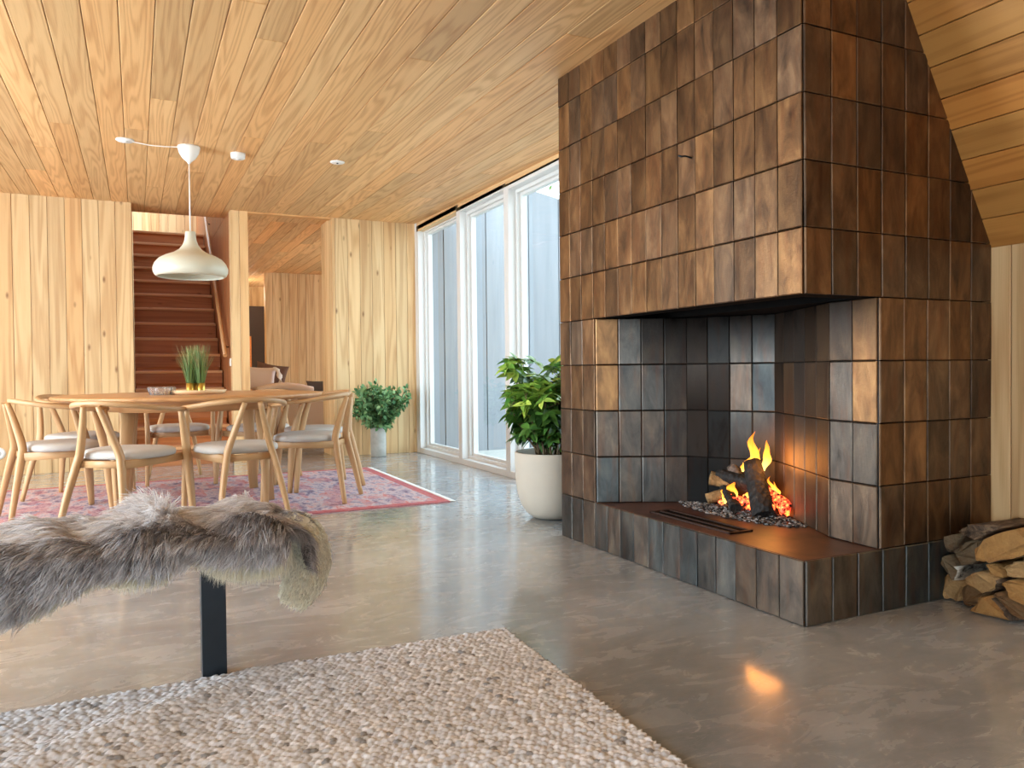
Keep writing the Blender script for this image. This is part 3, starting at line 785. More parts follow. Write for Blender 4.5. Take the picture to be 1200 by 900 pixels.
flame((2.600, 2.81, .29), (2.605, 2.80, .36), .02, 12, .015)
flame((2.575, 2.97, .27), (2.585, 2.96, .345), .014, 13, .015)
flame((2.675, 2.73, .30), (2.668, 2.75, .41), .012, 14, .025)
flame((2.625, 2.765, .31), (2.615, 2.77, .42), .014, 15, .02)
flame((2.652, 2.818, .42), (2.66, 2.815, .54), .013, 3, .012)
flame((2.590, 2.930, .27), (2.60, 2.915, .375), .026, 4, .02)
flame((2.615, 2.790, .30), (2.63, 2.79, .39), .034, 5, .015)
flame((2.685, 2.735, .29), (2.68, 2.745, .385), .012, 6, .02)
flame((2.615, 2.88, .42), (2.615, 2.88, .46), .009, 7, .004)
flame((2.56, 2.95, .26), (2.575, 2.95, .32), .014, 8, .01)

# ------------------------------------------------------------------ firewood stack
def log_from_end(poly, x0, L, mat, label, seed, barkmat=None, skew=(0, 0)):
    """poly = outline of the visible end in (y, z); the log runs back from x0 by L"""
    rr = random.Random(seed)
    n = len(poly); pts = []
    for i in range(n):       # round the outline a little
        a, b = np.array(poly[i]), np.array(poly[(i + 1) % n])
        for t in (0.0, .12, .37, .63, .88): pts.append(a + (b - a) * t)
    pts = [(.25 * pts[i - 1] + .5 * pts[i] + .25 * pts[(i + 1) % len(pts)]) for i in range(len(pts))]
    cy = sum(p[0] for p in pts) / len(pts); cz_ = sum(p[1] for p in pts) / len(pts)
    mb = MB(); m = 7; K = len(pts)
    for i in range(m):
        s = i / (m - 1); sh = [.93, .99, 1, 1, .98, .95, .9][i]
        for k, p in enumerate(pts):
            j = rr.uniform(-.0025, .0025)
            mb.v.append((x0 + L * s + rr.uniform(-.003, .003) * (i in (0,)) + .012 * math.sin(k * .7 + seed) * (i == 0) - x0,
                         (p[0] - cy) * sh + skew[0] * s + j, max((p[1] - cz_) * sh + skew[1] * s + j, .0015 - cz_)))
    for i in range(m - 1):
        for k in range(K):
            k2 = (k + 1) % K; A = i * K
            mb.face((A + k, A + k2, A + K + k2, A + K + k), None, (.3 + .5 * rr.random(), .5, .5, 1), True)
    nb = len(mb.f)
    mb.face([k for k in range(K)][::-1], None, (.6, .5, .5, 1)); mb.face([(m - 1) * K + k for k in range(K)], None)
    o = mb.build('firewood_log', [mat, barkmat] if barkmat else mat)
    if barkmat:
        zs = [q[1] for q in pts]
        for i, f in enumerate(o.data.polygons):
            if i < nb and (i % K) in range(int(K * .45), int(K * .85)): f.material_index = 1
    o.location = (x0, cy, cz_)
    tag(o, label, 'log', 'split logs stacked beside the fireplace'); return o
LG = [
 ([(2.012, .104), (1.937, .081), (1.934, .011), (1.963, .002), (2.012, .002)], 2.85, 'log_pale', 'darkbark', 'pale split log on the floor in the bottom corner against the fireplace'),
 ([(2.014, .161), (2.0, .178), (1.972, .162), (1.957, .126), (1.957, .082), (2.004, .106)], 2.84, 'log_grey', 'birchbark', 'grey triangular split log with white birch bark, second from floor by the fireplace'),
 ([(2.012, .250), (1.954, .268), (1.972, .201), (2.012, .178)], 2.86, 'log_grey', 'darkbark', 'grey split log wedged against the fireplace near the top of the stack'),
 ([(1.963, .203), (1.929, .243), (1.873, .259), (1.863, .229), (1.864, .185), (1.917, .151), (1.963, .178)], 2.84, 'log_grey', 'darkbark', 'thick weathered grey log end in the middle of the stack under the bark log'),
 ([(1.934, .291), (1.903, .315), (1.834, .325), (1.770, .327), (1.840, .285), (1.866, .262), (1.923, .267)], 2.83, 'darkbark', 'darkbark', 'mossy bark covered log lying on top of the firewood stack'),
 ([(1.857, .245), (1.813, .289), (1.705, .342), (1.650, .31), (1.66, .252), (1.802, .192), (1.853, .187)], 2.80, 'log_gold', 'darkbark', 'largest smooth golden split log at the upper right of the stack'),
 ([(1.931, .072), (1.9, .09), (1.845, .069), (1.85, .027), (1.9, .002), (1.931, .011)], 2.84, 'log_brown', 'darkbark', 'dark barked round log on the floor right of the pale corner log'),
 ([(1.9, .109), (1.889, .131), (1.858, .147), (1.80, .148), (1.766, .128), (1.787, .096), (1.824, .072), (1.872, .083)], 2.81, 'log_pale', 'darkbark', 'brown log with a pale rounded edge in the centre of the stack'),
 ([(1.829, .182), (1.797, .186), (1.756, .148), (1.775, .138), (1.815, .151)], 2.83, 'log_gold', None, 'thin reddish split log squeezed under the large golden log'),
 ([(1.756, .190), (1.725, .214), (1.67, .224), (1.665, .168), (1.745, .158)], 2.81, 'log_pale', 'darkbark', 'light brown split log at the right edge under the large golden log'),
 ([(1.866, .004), (1.829, .062), (1.800, .076), (1.72, .03), (1.70, .004)], 2.78, 'log_gold', 'darkbark', 'wide tan split log on the floor at the front right of the stack'),
 ([(1.795, .083), (1.766, .096), (1.725, .074), (1.655, .05), (1.665, .02), (1.715, .038)], 2.79, 'log_brown', None, 'dark brown curved log lying on the wide tan log'),
 ([(1.76, .130), (1.715, .155), (1.64, .14), (1.64, .062), (1.70, .078), (1.74, .098)], 2.80, 'log_gold', 'birchbark', 'golden log with a pale grey bark top at the right edge of the stack'),
]
for i, (poly, x0, m_, bk, lab) in enumerate(LG):
    log_from_end(poly, x0, 3.13 - x0, M[m_], lab, 40 + i, M[bk] if bk else None)

# ------------------------------------------------------------------ dining group
TCX, TCY, TZ, TR = .37, 6.05, .772, .90
tb = thing('dining_table', 'large round oak dining table with tapered legs on the red rug', 'table', (TCX, TCY, 0))
mb = MB(); prof = [(0.001, TZ), (TR * .5, TZ), (TR - .012, TZ), (TR - .003, TZ - .004), (TR, TZ - .012), (TR - .004, TZ - .022), (TR - .05, TZ - .034), (.5, TZ - .036), (.001, TZ - .036)]
n = 96; b0 = len(mb.v)
for rr_, z in prof: mb.add([(rr_ * math.cos(2 * PI * k / n), rr_ * math.sin(2 * PI * k / n), z) for k in range(n)])
for i in range(len(prof) - 1):
    for k in range(n):
        k2 = (k + 1) % n; A = i * n; q = (A + k, A + n + k, A + n + k2, A + k2)
        mb.face(q, [(mb.v[j][0], mb.v[j][1]) for j in q], (.5, .3, .5, 1), True)
mb.build('tabletop', M['oak_top'], tb)
mb = MB()
for k in range(48):
    a0, a1 = 2 * PI * k / 48, 2 * PI * (k + 1) / 48
    P = []
    for rr_ in (.60, .575):
        for z in (TZ - .036, TZ - .105):
            for a in (a0, a1): P.append((rr_ * math.cos(a), rr_ * math.sin(a), z))
    b = mb.add(P)
    for q in ((0, 1, 3, 2), (4, 6, 7, 5), (2, 3, 7, 6)): mb.face([b + i for i in q], [(P[i][0] + P[i][1], P[i][2]) for i in q], (.4, .3, .5, 1), True)
mb.build('apron', M['oak_top'], tb)
for (x, y) in ((-.42, -.28), (.42, -.28), (.40, .32), (-.40, .32)):
    mb = MB(); mb.sweep([(x, y, TZ - .04), (x * 1.06, y * 1.06, .35), (x * 1.12, y * 1.12, .014)], [(.045, .03), (.040, .027), (.033, .023)], 12, (0, 1, 0), 5, (.5, .2, .5, 1)); mb.build('leg', M['oak'], tb)

def make_chair(label):
    """seat centre at the origin, the sitter faces +Y"""
    t = thing('dining_chair', label, 'chair', (0, 0, 0), 0, 'curved oak dining chairs')
    C1 = (.5, .25, .5, 1)
    # cushion
    mb = MB(); ring = []
    for k in range(40):
        a = 2 * PI * k / 40; c, s = math.cos(a), math.sin(a)
        x = .245 * math.copysign(abs(c) ** .72, c); y = .220 * math.copysign(abs(s) ** .72, s)
        x *= 1 - .10 * (-y / .225) if y < 0 else 1
        ring.append((x, y))
    lay = [(.90, .428), (.985, .434), (1.0, .450), (.985, .464), (.93, .474), (.8, .480), (.5, .483), (.02, .484)]
    for sc, z in lay: mb.add([(x * sc, y * sc, z) for x, y in ring])
    K = 40
    for i in range(len(lay) - 1):
        for k in range(K):
            k2 = (k + 1) % K; A = i * K; mb.face((A + k, A + k2, A + K + k2, A + K + k), None, C1, True)
    mb.face([k for k in range(K)][::-1], None, C1)
    mb.build('seat', M['seat'], t)
    # seat frame: four rails under the cushion
    mb = MB()
    for s in (-1, 1): mb.sweep([(.232 * s, .205, .412), (.15 * s, -.235, .405)], [(.012, .022), (.012, .026)], 10, (0, 0, 1), 5, C1)
    mb.sweep([(-.225, .175, .41), (.225, .175, .41)], (.011, .022), 10, (0, 0, 1), 5, C1)
    mb.sweep([(-.15, -.222, .405), (.15, -.222, .405)], (.011, .02), 10, (0, 0, 1), 5, C1)
    mb.build('seat_frame', M['oak'], t)
    for s in (-1, 1):
        mb = MB(); p = smoothpath([(.262 * s, .235, .003), (.256 * s, .218, .22), (.25 * s, .20, .41), (.254 * s, .165, .56), (.262 * s, .125, .695)], 14)
        q = [(.0145 + .005 * math.sin(PI * min(1, i / 14 * 1.1)), .017 + .011 * math.sin(PI * min(1, i / 14 * 1.05)) ** 1.2) for i in range(15)]
        mb.sweep(p, q, 10, (0, 1, 0), 3.4, C1); mb.build('front_leg', M['oak'], t)
        mb = MB(); p = smoothpath([(.212 * s, -.325, .003), (.178 * s, -.285, .22), (.142 * s, -.248, .40), (.124 * s, -.240, .47), (.082 * s, -.268, .61), (.046 * s, -.30, .735)], 20)
        q = [(.014 + .006 * math.sin(PI * i / 20), .0155 + .009 * math.sin(PI * i / 20)) for i in range(21)]
        mb.sweep(p, q, 10, (0, 1, 0), 2.6, C1); mb.build('rear_leg', M['oak'], t)
    mb = MB(); path = []
    for i in range(33):
        a = PI * (1 - i / 32) ; a = -PI * i / 32 + PI   # from left arm round the back to the right arm
        th = PI + PI * i / 32
        x = .288 * math.cos(th); y = -.315 * abs(math.sin(th)) ** .85 + .04
        path.append((x, y, .705 + .045 * abs(math.sin(th)) ** 1.3))
    path = [(-.27, .165, .698), (-.283, .10, .70)] + path + [(.283, .10, .70), (.27, .165, .698)]
    m = len(path); rad = [(.022 - .006 * math.sin(PI * i / (m - 1)), .0135 + .003 * math.sin(PI * i / (m - 1))) for i in range(m)]
    mb.sweep(path, rad, 12, (0, 0, 1), 2.6, C1); mb.build('back_rail', M['oak'], t)
    return t
CH = [
 (-.45, 5.84, (.95, .28), 'oak chair at the left end of the table, nearer of the two there'),
 (-.05, 5.10, (.60, .80), 'oak chair with grey seat, left one on the near side behind the sheepskin bench'),
 (.555, 5.10, (-.20, .98), 'oak chair with grey seat, right one on the near side seen from behind'),
 (1.10, 5.66, (-.87, .50), 'oak chair at the right end, nearest to the edge of the red rug'),
 (1.27, 6.27, (-.98, -.12), 'oak chair mostly hidden behind the right end chair, nearer the green plant'),
 (.92, 6.82, (-.6, -.8), 'oak chair on the far side of the table in front of the sofa opening'),
 (.31, 7.16, (.06, -1), 'oak chair on the far side of the table in front of the stairs'),
 (-.37, 6.58, (.85, -.5), 'oak chair at the left end of the table, farther one near the wall'),
]
proto = make_chair(CH[0][3])
for i, (x, y, d, lab) in enumerate(CH):
    rz = math.atan2(-d[0], d[1])
    if i == 0: proto.location = (x, y, .008); proto.rotation_euler = (0, 0, rz)
    else: dup(proto, (x, y, .008), rz, lab)

# red rug
rg = thing('persian_rug', 'faded red and blue persian rug with white fringe under the dining table', 'rug', (.1, 6.16, 0))
mb = MB(); x0, x1, yy0, yy1 = -2.0, 1.86, -1.08, 1.10
def rq(a, b_, c, d, t): 
    k = mb.add([(a, c, .0085), (b_, c, .0085), (b_, d, .0085), (a, d, .0085)]); mb.face((k, k + 1, k + 2, k + 3), [(a, c), (b_, c), (b_, d), (a, d)], (t, .5, .5, 1))
bo = .07
rq(x0 + bo, x1 - bo, yy0 + bo, yy1 - bo, 0); rq(x0, x1, yy0, yy0 + bo, 1); rq(x0, x1, yy1 - bo, yy1, 1); rq(x0, x0 + bo, yy0 + bo, yy1 - bo, 1); rq(x1 - bo, x1, yy0 + bo, yy1 - bo, 1)
for (p, q) in (((x0, yy0), (x1, yy0)), ((x1, yy0), (x1, yy1)), ((x1, yy1), (x0, yy1)), ((x0, yy1), (x0, yy0))):
    k = mb.add([(*p, .0005), (*q, .0005), (*q, .0085), (*p, .0085)]); mb.face((k, k + 1, k + 2, k + 3), None, (1, .5, .5, 1))
mb.build('pile', M['persian'], rg)
mb = MB(); r = random.Random(2)
for i in range(260):
    y = yy0 + (yy1 - yy0) * (i + r.random()) / 260
    mb.sweep([(x1 - .002, y, .006), (x1 + .02, y + r.uniform(-.004, .004), .005), (x1 + .045, y + r.uniform(-.008, .008), .004)], (.0045, .0025), 5)
mb.build('fringe', M['linen'], rg)

# things on the table
ty = thing('serving_tray', 'round pale wooden tray with a raised rim on the dining table', 'tray', (TCX + .01, TCY - .10, TZ))
mb = MB(); mb.lathe([(.001, .004), (.17, .004), (.185, .012), (.197, .030), (.203, .030), (.196, .012), (.18, .0005), (.001, .0005)], 48); mb.build('dish', M['traywood'], ty)
for i, (dx, dy, lab) in enumerate(((-.030, -.02, 'left of the three small brass pots of grass on the tray'), (.012, .028, 'rear of the three small brass pots of grass on the tray'), (.040, -.028, 'right of the three small brass pots of grass on the tray'))):
    p = thing('grass_pot', lab, 'plant', (TCX + dx, TCY - .10 + dy, TZ + .0045), i * 1.3, 'brass grass pots on the tray')
    mb = MB(); mb.lathe([(.001, 0), (.026, 0), (.027, .003), (.027, .074), (.024, .074), (.024, .06), (.001, .06)], 24); mb.build('pot', M['brass'], p)
    mb = MB(); r = random.Random(60 + i)
    for k in range(150):
        a = r.uniform(0, 2 * PI); q = math.sqrt(r.random()); bx, by = q * .021 * math.cos(a), q * .021 * math.sin(a)
        h = r.uniform(.19, .31); lean = q * r.uniform(.03, .13)
        g0 = r.random(); col = [(.10 + .06 * g0, .17 + .08 * g0, .06, 1)] * 4
        if r.random() < .5: tipc = (.50, .36, .17, 1)
        else: tipc = (.20, .30, .10, 1)
        pts = [V((bx, by, .055)), V((bx + lean * .35 * math.cos(a), by + lean * .35 * math.sin(a), .055 + h * .55)), V((bx + lean * math.cos(a), by + lean * math.sin(a), .055 + h))]
        sd = V((math.cos(a + 1.57), math.sin(a + 1.57), 0)) * .0022
        b = mb.add([pts[0] - sd, pts[0] + sd, pts[1] - sd, pts[1] + sd, pts[2]])
        mb.face((b, b + 1, b + 3, b + 2), None, col); mb.face((b + 2, b + 3, b + 4), None, [col[0], col[0], tipc])
    o = mb.build('grass', M['leafe'], p); o['kind'] = 'stuff'
o = None
cb = MB(); n = 24
prof = [(.001, .008), (.06, .008), (.074, .05), (.084, .055), (.09, .05), (.088, .03), (.075, .002), (.001, .0005)]
for i, (rr_, z) in enumerate(prof): cb.add([((rr_ * (1 + (.05 if (k % 2 and 2 < i < 7) else 0))) * math.cos(2 * PI * k / n), (rr_ * (1 + (.05 if (k % 2 and 2 < i < 7) else 0))) * math.sin(2 * PI * k / n), z) for k in range(n)])
for i in range(len(prof) - 1):
    for k in range(n): k2 = (k + 1) % n; A = i * n; cb.face((A + k, A + n + k, A + n + k2, A + k2), None)
o = cb.build('crystal_bowl', M['crystal']); o.location = (TCX - .215, TCY - .16, TZ + .0005); tag(o, 'low cut crystal bowl on the dining table left of the tray', 'bowl')

# pendant lamp and ceiling fittings
pl = thing('pendant_lamp', 'cream onion shaped pendant lamp hanging over the dining table', 'lamp', (TCX - .005, 6.05, 0))
mb = MB(); prof = [(.006, 1.937), (.033, 1.936), (.0355, 1.93), (.037, 1.90), (.042, 1.87), (.053, 1.84), (.078, 1.807), (.118, 1.782), (.17, 1.762), (.212, 1.738), (.24, 1.705), (.252, 1.672), (.251, 1.645), (.241, 1.622), (.226, 1.610), (.219, 1.612), (.234, 1.63), (.243, 1.65), (.243, 1.672), (.229, 1.700), (.2, 1.732), (.155, 1.756), (.105, 1.777), (.06, 1.81), (.035, 1.85), (.028, 1.92)]
mb.lathe(prof, 64); mb.build('lamp_shade', M['shade'], pl)
cc = cz(6.05)
mb = MB(); mb.sweep([(0, 0, 1.93), (0, 0, 2.2), (0, 0, cc - .11)], (.0042, .0042), 8); mb.build('cord', M['cord'], pl)
mb = MB(); mb.lathe([(.001, cc - .125), (.01, cc - .122), (.014, cc - .112), (.045, cc - .085), (.066, cc - .05), (.076, cc - .012), (.076, cc - .001), (.001, cc - .001)], 32); mb.build('canopy', M['white'], pl)
mb = MB(); mb.lathe([(.001, 1.66), (.012, 1.66), (.03, 1.69), (.026, 1.74), (.018, 1.80), (.018, 1.88), (.001, 1.88)], 20); mb.build('bulb', plain('unlit_bulb_glass', srgb(232, 228, 216), .3), pl)
mb = MB(); p = smoothpath([(-.07, 0, cc - .012), (-.16, 0, cc - .018), (-.25, .0, cc - .02), (-.33, .0, cc - .012), (-.40, .0, cc - .006)], 20); mb.sweep(p, (.004, .004), 8); mb.build('supply_cable', M['cord'], pl)
oc = thing('ceiling_outlet', 'flat white round ceiling outlet left of the pendant lamp', 'outlet', (-.045, 6.05, cz(6.05)))
mb = MB(); mb.lathe([(.001, -.012), (.05, -.012), (.058, -.006), (.058, .001), (.001, .001)], 28); mb.build('cover', M['white'], oc)
mb = MB(); mb.lathe([(.001, -.019), (.016, -.019), (.018, -.012), (.018, -.010), (.001, -.010)], 16); mb.build('plug', M['white'], oc)
sd = thing('smoke_alarm', 'small white drum shaped smoke alarm on the ceiling right of the pendant', 'smoke alarm', (.705, 6.10, cz(6.1)))
mb = MB(); mb.lathe([(.001, -.042), (.04, -.042), (.05, -.036), (.053, -.012), (.053, .001), (.001, .001)], 28); mb.build('body', M['white'], sd)
mb = MB(); mb.lathe([(.001, -.046), (.015, -.046), (.017, -.042), (.001, -.041)], 16); mb.build('button', M['white'], sd)
dl = thing('ceiling_rosette', 'flat white round cover on the ceiling nearest to the windows', 'ceiling cover', (1.43, 6.04, cz(6.04)))
mb = MB(); mb.lathe([(.001, -.008), (.05, -.008), (.056, -.004), (.056, .001), (.001, .001)], 28); mb.build('cover', M['white'], dl)
mb = MB(); mb.lathe([(.001, -.013), (.007, -.013), (.008, -.008), (.001, -.007)], 12); mb.build('screw_cap', M['steel'], dl)
wo = thing('wall_outlet', 'white round outlet low on the board wall at the left edge', 'outlet', (-1.145, D, .205), 0)
mb = MB()
def disc_y(mb, prof, n=28):
    m2 = MB(); m2.lathe(prof, n); b = mb.add([(x, -z, y) for x, y, z in m2.v])
    for f, s in zip(m2.f, m2.sm): mb.face([b + i for i in f][::-1], None, (.5, .5, .5, 1), s)
disc_y(mb, [(.001, .014), (.035, .014), (.05, .012), (.056, .004), (.056, -.001)]); mb.build('plate', M['white'], wo)
mb = MB(); disc_y(mb, [(.001, .0145), (.022, .0145), (.024, .0135)]); mb.build('socket', plain('socket_grey', srgb(190, 190, 188), .5), wo)

# ------------------------------------------------------------------ plants
def leafcol(r, dark, light): 
    t = r.random() ** 1.4; return tuple(dark[i] + (light[i] - dark[i]) * t for i in range(3)) + (1,)
pp = thing('umbrella_plant', 'bushy green umbrella plant with yellow green leaf tips in the big stone pot', 'plant', (2.335, 4.26, .37))
mst = MB(); mlf = MB(); r = random.Random(17)
stems = []
for k in range(17):
    a = r.uniform(0, 2 * PI); q = r.uniform(.02, .12)
    b0_ = V((q * math.cos(a), q * math.sin(a), 0)); a2 = a + r.uniform(-.5, .5)
    h = r.uniform(.30, .60); sp = r.uniform(.03, .22)
    top = b0_ + V((sp * math.cos(a2), sp * math.sin(a2), h)); mid = b0_.lerp(top, .5) + V((r.uniform(-.02, .02), r.uniform(-.02, .02), 0))
    mst.sweep(smoothpath([b0_, mid, top], 8), [(.008 - .0005 * i, .008 - .0005 * i) for i in range(9)], 6)
    for t in (.30, .42, .54, .66, .78, .88, .97, 1.0):
        p = b0_.lerp(mid, t * 2) if t < .5 else mid.lerp(top, t * 2 - 1)
        for w in range(2 if t < .95 else 2):
            aa = r.uniform(0, 2 * PI); el = r.uniform(-.05, .9) if t < .9 else r.uniform(.3, 1.3)
            d = V((math.cos(aa) * math.cos(el), math.sin(aa) * math.cos(el), math.sin(el)))
            pl_ = r.uniform(.03, .11); hub = p + d * pl_
            if V((hub.x, hub.y)).length > .27: hub = p + d * .02
            mst.sweep([p, p.lerp(hub, .5) + V((0, 0, .004)), hub], (.002, .002), 5)
            nl = r.randint(5, 7); ax = (d + V((0, 0, .5))).normalized(); e1 = ax.cross(V((.3, .7, .1))).normalized(); e2 = ax.cross(e1)
            for j in range(nl):
                th = 2 * PI * j / nl + r.uniform(-.2, .2)
                ld = (e1 * math.cos(th) + e2 * math.sin(th)) * 1 + ax * r.uniform(.05, .35)
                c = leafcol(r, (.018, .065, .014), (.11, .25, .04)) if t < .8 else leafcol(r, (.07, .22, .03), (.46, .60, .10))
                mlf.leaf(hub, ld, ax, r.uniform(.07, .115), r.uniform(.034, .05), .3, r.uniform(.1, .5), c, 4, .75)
mst.build('stems', M['stem'], pp); mlf.build('foliage', M['leafv'], pp)
pt = thing('plant_pot', 'large off white rounded stone planter on the floor behind the fireplace', 'pot', (2.335, 4.26, 0))
mb = MB(); mb.lathe([(.001, .002), (.10, .002), (.135, .008), (.175, .04), (.205, .09), (.226, .16), (.236, .24), (.24, .33), (.241, .405), (.238, .411), (.226, .411), (.224, .40), (.22, .35), (.001, .35)], 56); mb.build('planter', M['pot'], pt)
mb = MB(); mb.lathe([(.001, .374), (.12, .372), (.2195, .366), (.2195, .352), (.001, .352)], 40); mb.build('soil', M['soil'], pt)

vs = thing('cylinder_vase', 'grey cement cylinder vase on the floor against the board wall', 'vase', (2.34, 8.19, 0))
mb = MB(); mb.lathe([(.001, .002), (.076, .002), (.081, .006), (.083, .10), (.083, .30), (.081, .315), (.074, .316), (.072, .30), (.070, .05), (.001, .05)], 40); mb.build('body', M['vase'], vs)
ep = thing('leafy_branches', 'round bunch of small leaved green branches in the cement vase', 'plant', (2.34, 8.19, .05))
mst = MB(); mlf = MB(); r = random.Random(23)
for k in range(40):
    a = r.uniform(0, 2 * PI); sp = .29 * math.sqrt(r.random()); h = .58 + .13 * r.random() - .25 * (sp / .28) ** 2 * r.random()
    tp = V((max(-.30, sp * 1.12 * math.cos(a)), min(.19, sp * math.sin(a)), h)); mid = V((tp.x * .30, tp.y * .30, .31))
    path = smoothpath([(tp.x * .08, tp.y * .08, .004), mid, tp], 10); mst.sweep(path, (.0035, .0035), 5)
    for t in range(4, 11):
        p = V(path[t])
        if p.z < .31: continue
        for w in range(11):
            d = V((r.gauss(0, 1), r.gauss(0, 1), r.gauss(.25, .8))).normalized()
            q = p + d * r.uniform(.0, .05)
            if q.y > .17: continue
            mlf.leaf(q, d, V((r.gauss(0, 1), r.gauss(0, 1), 1)), r.uniform(.04, .07), r.uniform(.028, .044), .2, .2, leafcol(r, (.05, .15, .05), (.28, .46, .20)), 3, .8)
mst.build('stems', M['stem'], ep); mlf.build('foliage', M['leafe'], ep)

# ------------------------------------------------------------------ bench with sheepskins
BY0, BY1, BZ = 2.31, 2.80, .44
be = thing('bench', 'long pale wooden bench on flat dark steel posts at the lower left', 'bench', (-.4, 2.55, 0))
mb = MB(); mb.box(-.95, .775, BY0 - 2.55, BY1 - 2.55, BZ - .035, BZ, (.5, .2, .5, 1), 0); mb.build('seat_plank', M['pine'], be, .004)
for x in (-.9, .598):
    mb = MB(); mb.box(x - .035, x + .035, -.055, -.035 + .05, .004, BZ - .045); 
    o = mb.build('leg', M['steel'], be, .002)
    mb = MB(); mb.box(x - .05, x + .05, -.16, .16, BZ - .045, BZ - .035); mb.build('mounting_plate', M['steel'], o, .001)

class Fur:
    """hair strands as thin ribbons with root to tip colour"""
    def __init__(self): self.v = []; self.f = []; self.c = []
    def strand(self, p, q1, q2, w, c0, c1, r):
        """quadratic curve p -> (q1) -> q2"""
        b = len(self.v); s = None
        T = (0, .3, .65, 1)
        P = [p * (1 - t) ** 2 + q1 * 2 * t * (1 - t) + q2 * t * t for t in T]
        d = P[3] - P[0]; k = np.array([r.gauss(0, 1), r.gauss(0, 1) - .8, r.gauss(0, 1)]); s = np.cross(d, k); s /= (np.linalg.norm(s) + 1e-9)
        for i in range(4):
            ww = w * (.8, 1, .8, .12)[i]; self.v.append(P[i] - s * ww); self.v.append(P[i] + s * ww)
        C = [[c0[k] + (c1[k] - c0[k]) * t ** 1.4 for k in range(3)] + [1] for t in T]
        for i in range(3):
            self.f.append((b + 2 * i, b + 2 * i + 1, b + 2 * i + 3, b + 2 * i + 2)); self.c += [C[i], C[i], C[i + 1], C[i + 1]]
    def lock(self, p, n, d, L, rad, num, w, c0, c1, r, lift=.4, conv=.3, jit=.12):
        """a lock of hair: strands rooted round p that lean together towards one tip"""
        n = n / np.linalg.norm(n); d = d / np.linalg.norm(d); tip = p + d * L
        for k in range(num):
            o = np.array([r.gauss(0, rad), r.gauss(0, rad * .8), r.gauss(0, rad)]); o -= n * (o @ n)
            a = p + o; e = tip + o * conv + np.array([r.gauss(0, jit * L) for _ in range(3)]) * .6 - d * L * r.random() * .35
            q = a + n * L * lift * r.uniform(.6, 1.2) + d * L * .25
            v = r.uniform(.75, 1.2); self.strand(a, q, e, w * r.uniform(.7, 1.3), np.array(c0) * v, np.minimum(1, np.array(c1) * r.uniform(.8, 1.15)), r)
    def build(self, name, mat, parent):
        mb = MB(); mb.v = [tuple(x) for x in self.v]; mb.f = self.f; mb.c = self.c; mb.uv = [(0, 0)] * (4 * len(self.f)); mb.sm = [True] * len(self.f)
        o = mb.build(name, mat, parent); o['kind'] = 'stuff'; return o

def interp(x, xs, ys): return float(np.interp(x, xs, ys))
HX = [-.60, -.45, -.32, -.24, -.16, -.08, 0, .08, .14, .22, .32, .40, .46, .54]
HZ = [.29, .30, .315, .325, .36, .395, .405, .405, .425, .405, .40, .405, .41, .40]
def pelt_point(x, w):
    """w: 0 at the front hem .. 1 at the back hem; returns point, normal, zone"""
    zh = interp(x, HX, HZ); fl_ = (BZ + .012) - zh; top = BY1 - BY0 + .02; bl = .07
    tot = fl_ + top + bl; s = w * tot
    lump = .010 * math.sin(x * 23 + 1) + .008 * math.sin(x * 41 + w * 9) + .006 * math.sin(w * 17 + x * 11)
    if s < fl_:
        k = s / fl_; return np.array([x, BY0 - .016 - .012 * math.sin(k * 2.5) - lump * .5, zh + s]), np.array([0, -1., .15]), 0
    if s < fl_ + top:
        k = (s - fl_) / top; e = min(1, k / .08, (1 - k) / .08); return np.array([x, BY0 - .012 + (s - fl_), BZ + .012 + .012 * e + lump * e]), np.array([0, -.5 * (1 - e) if k < .5 else .5 * (1 - e), 1.]), 1
    return np.array([x, BY1 + .014, BZ + .012 - (s - fl_ - top)]), np.array([0, 1., .1]), 2
def in_gap(x, y): return ((x + .37) / .075) ** 2 + ((y - 2.70) / .10) ** 2 < 1

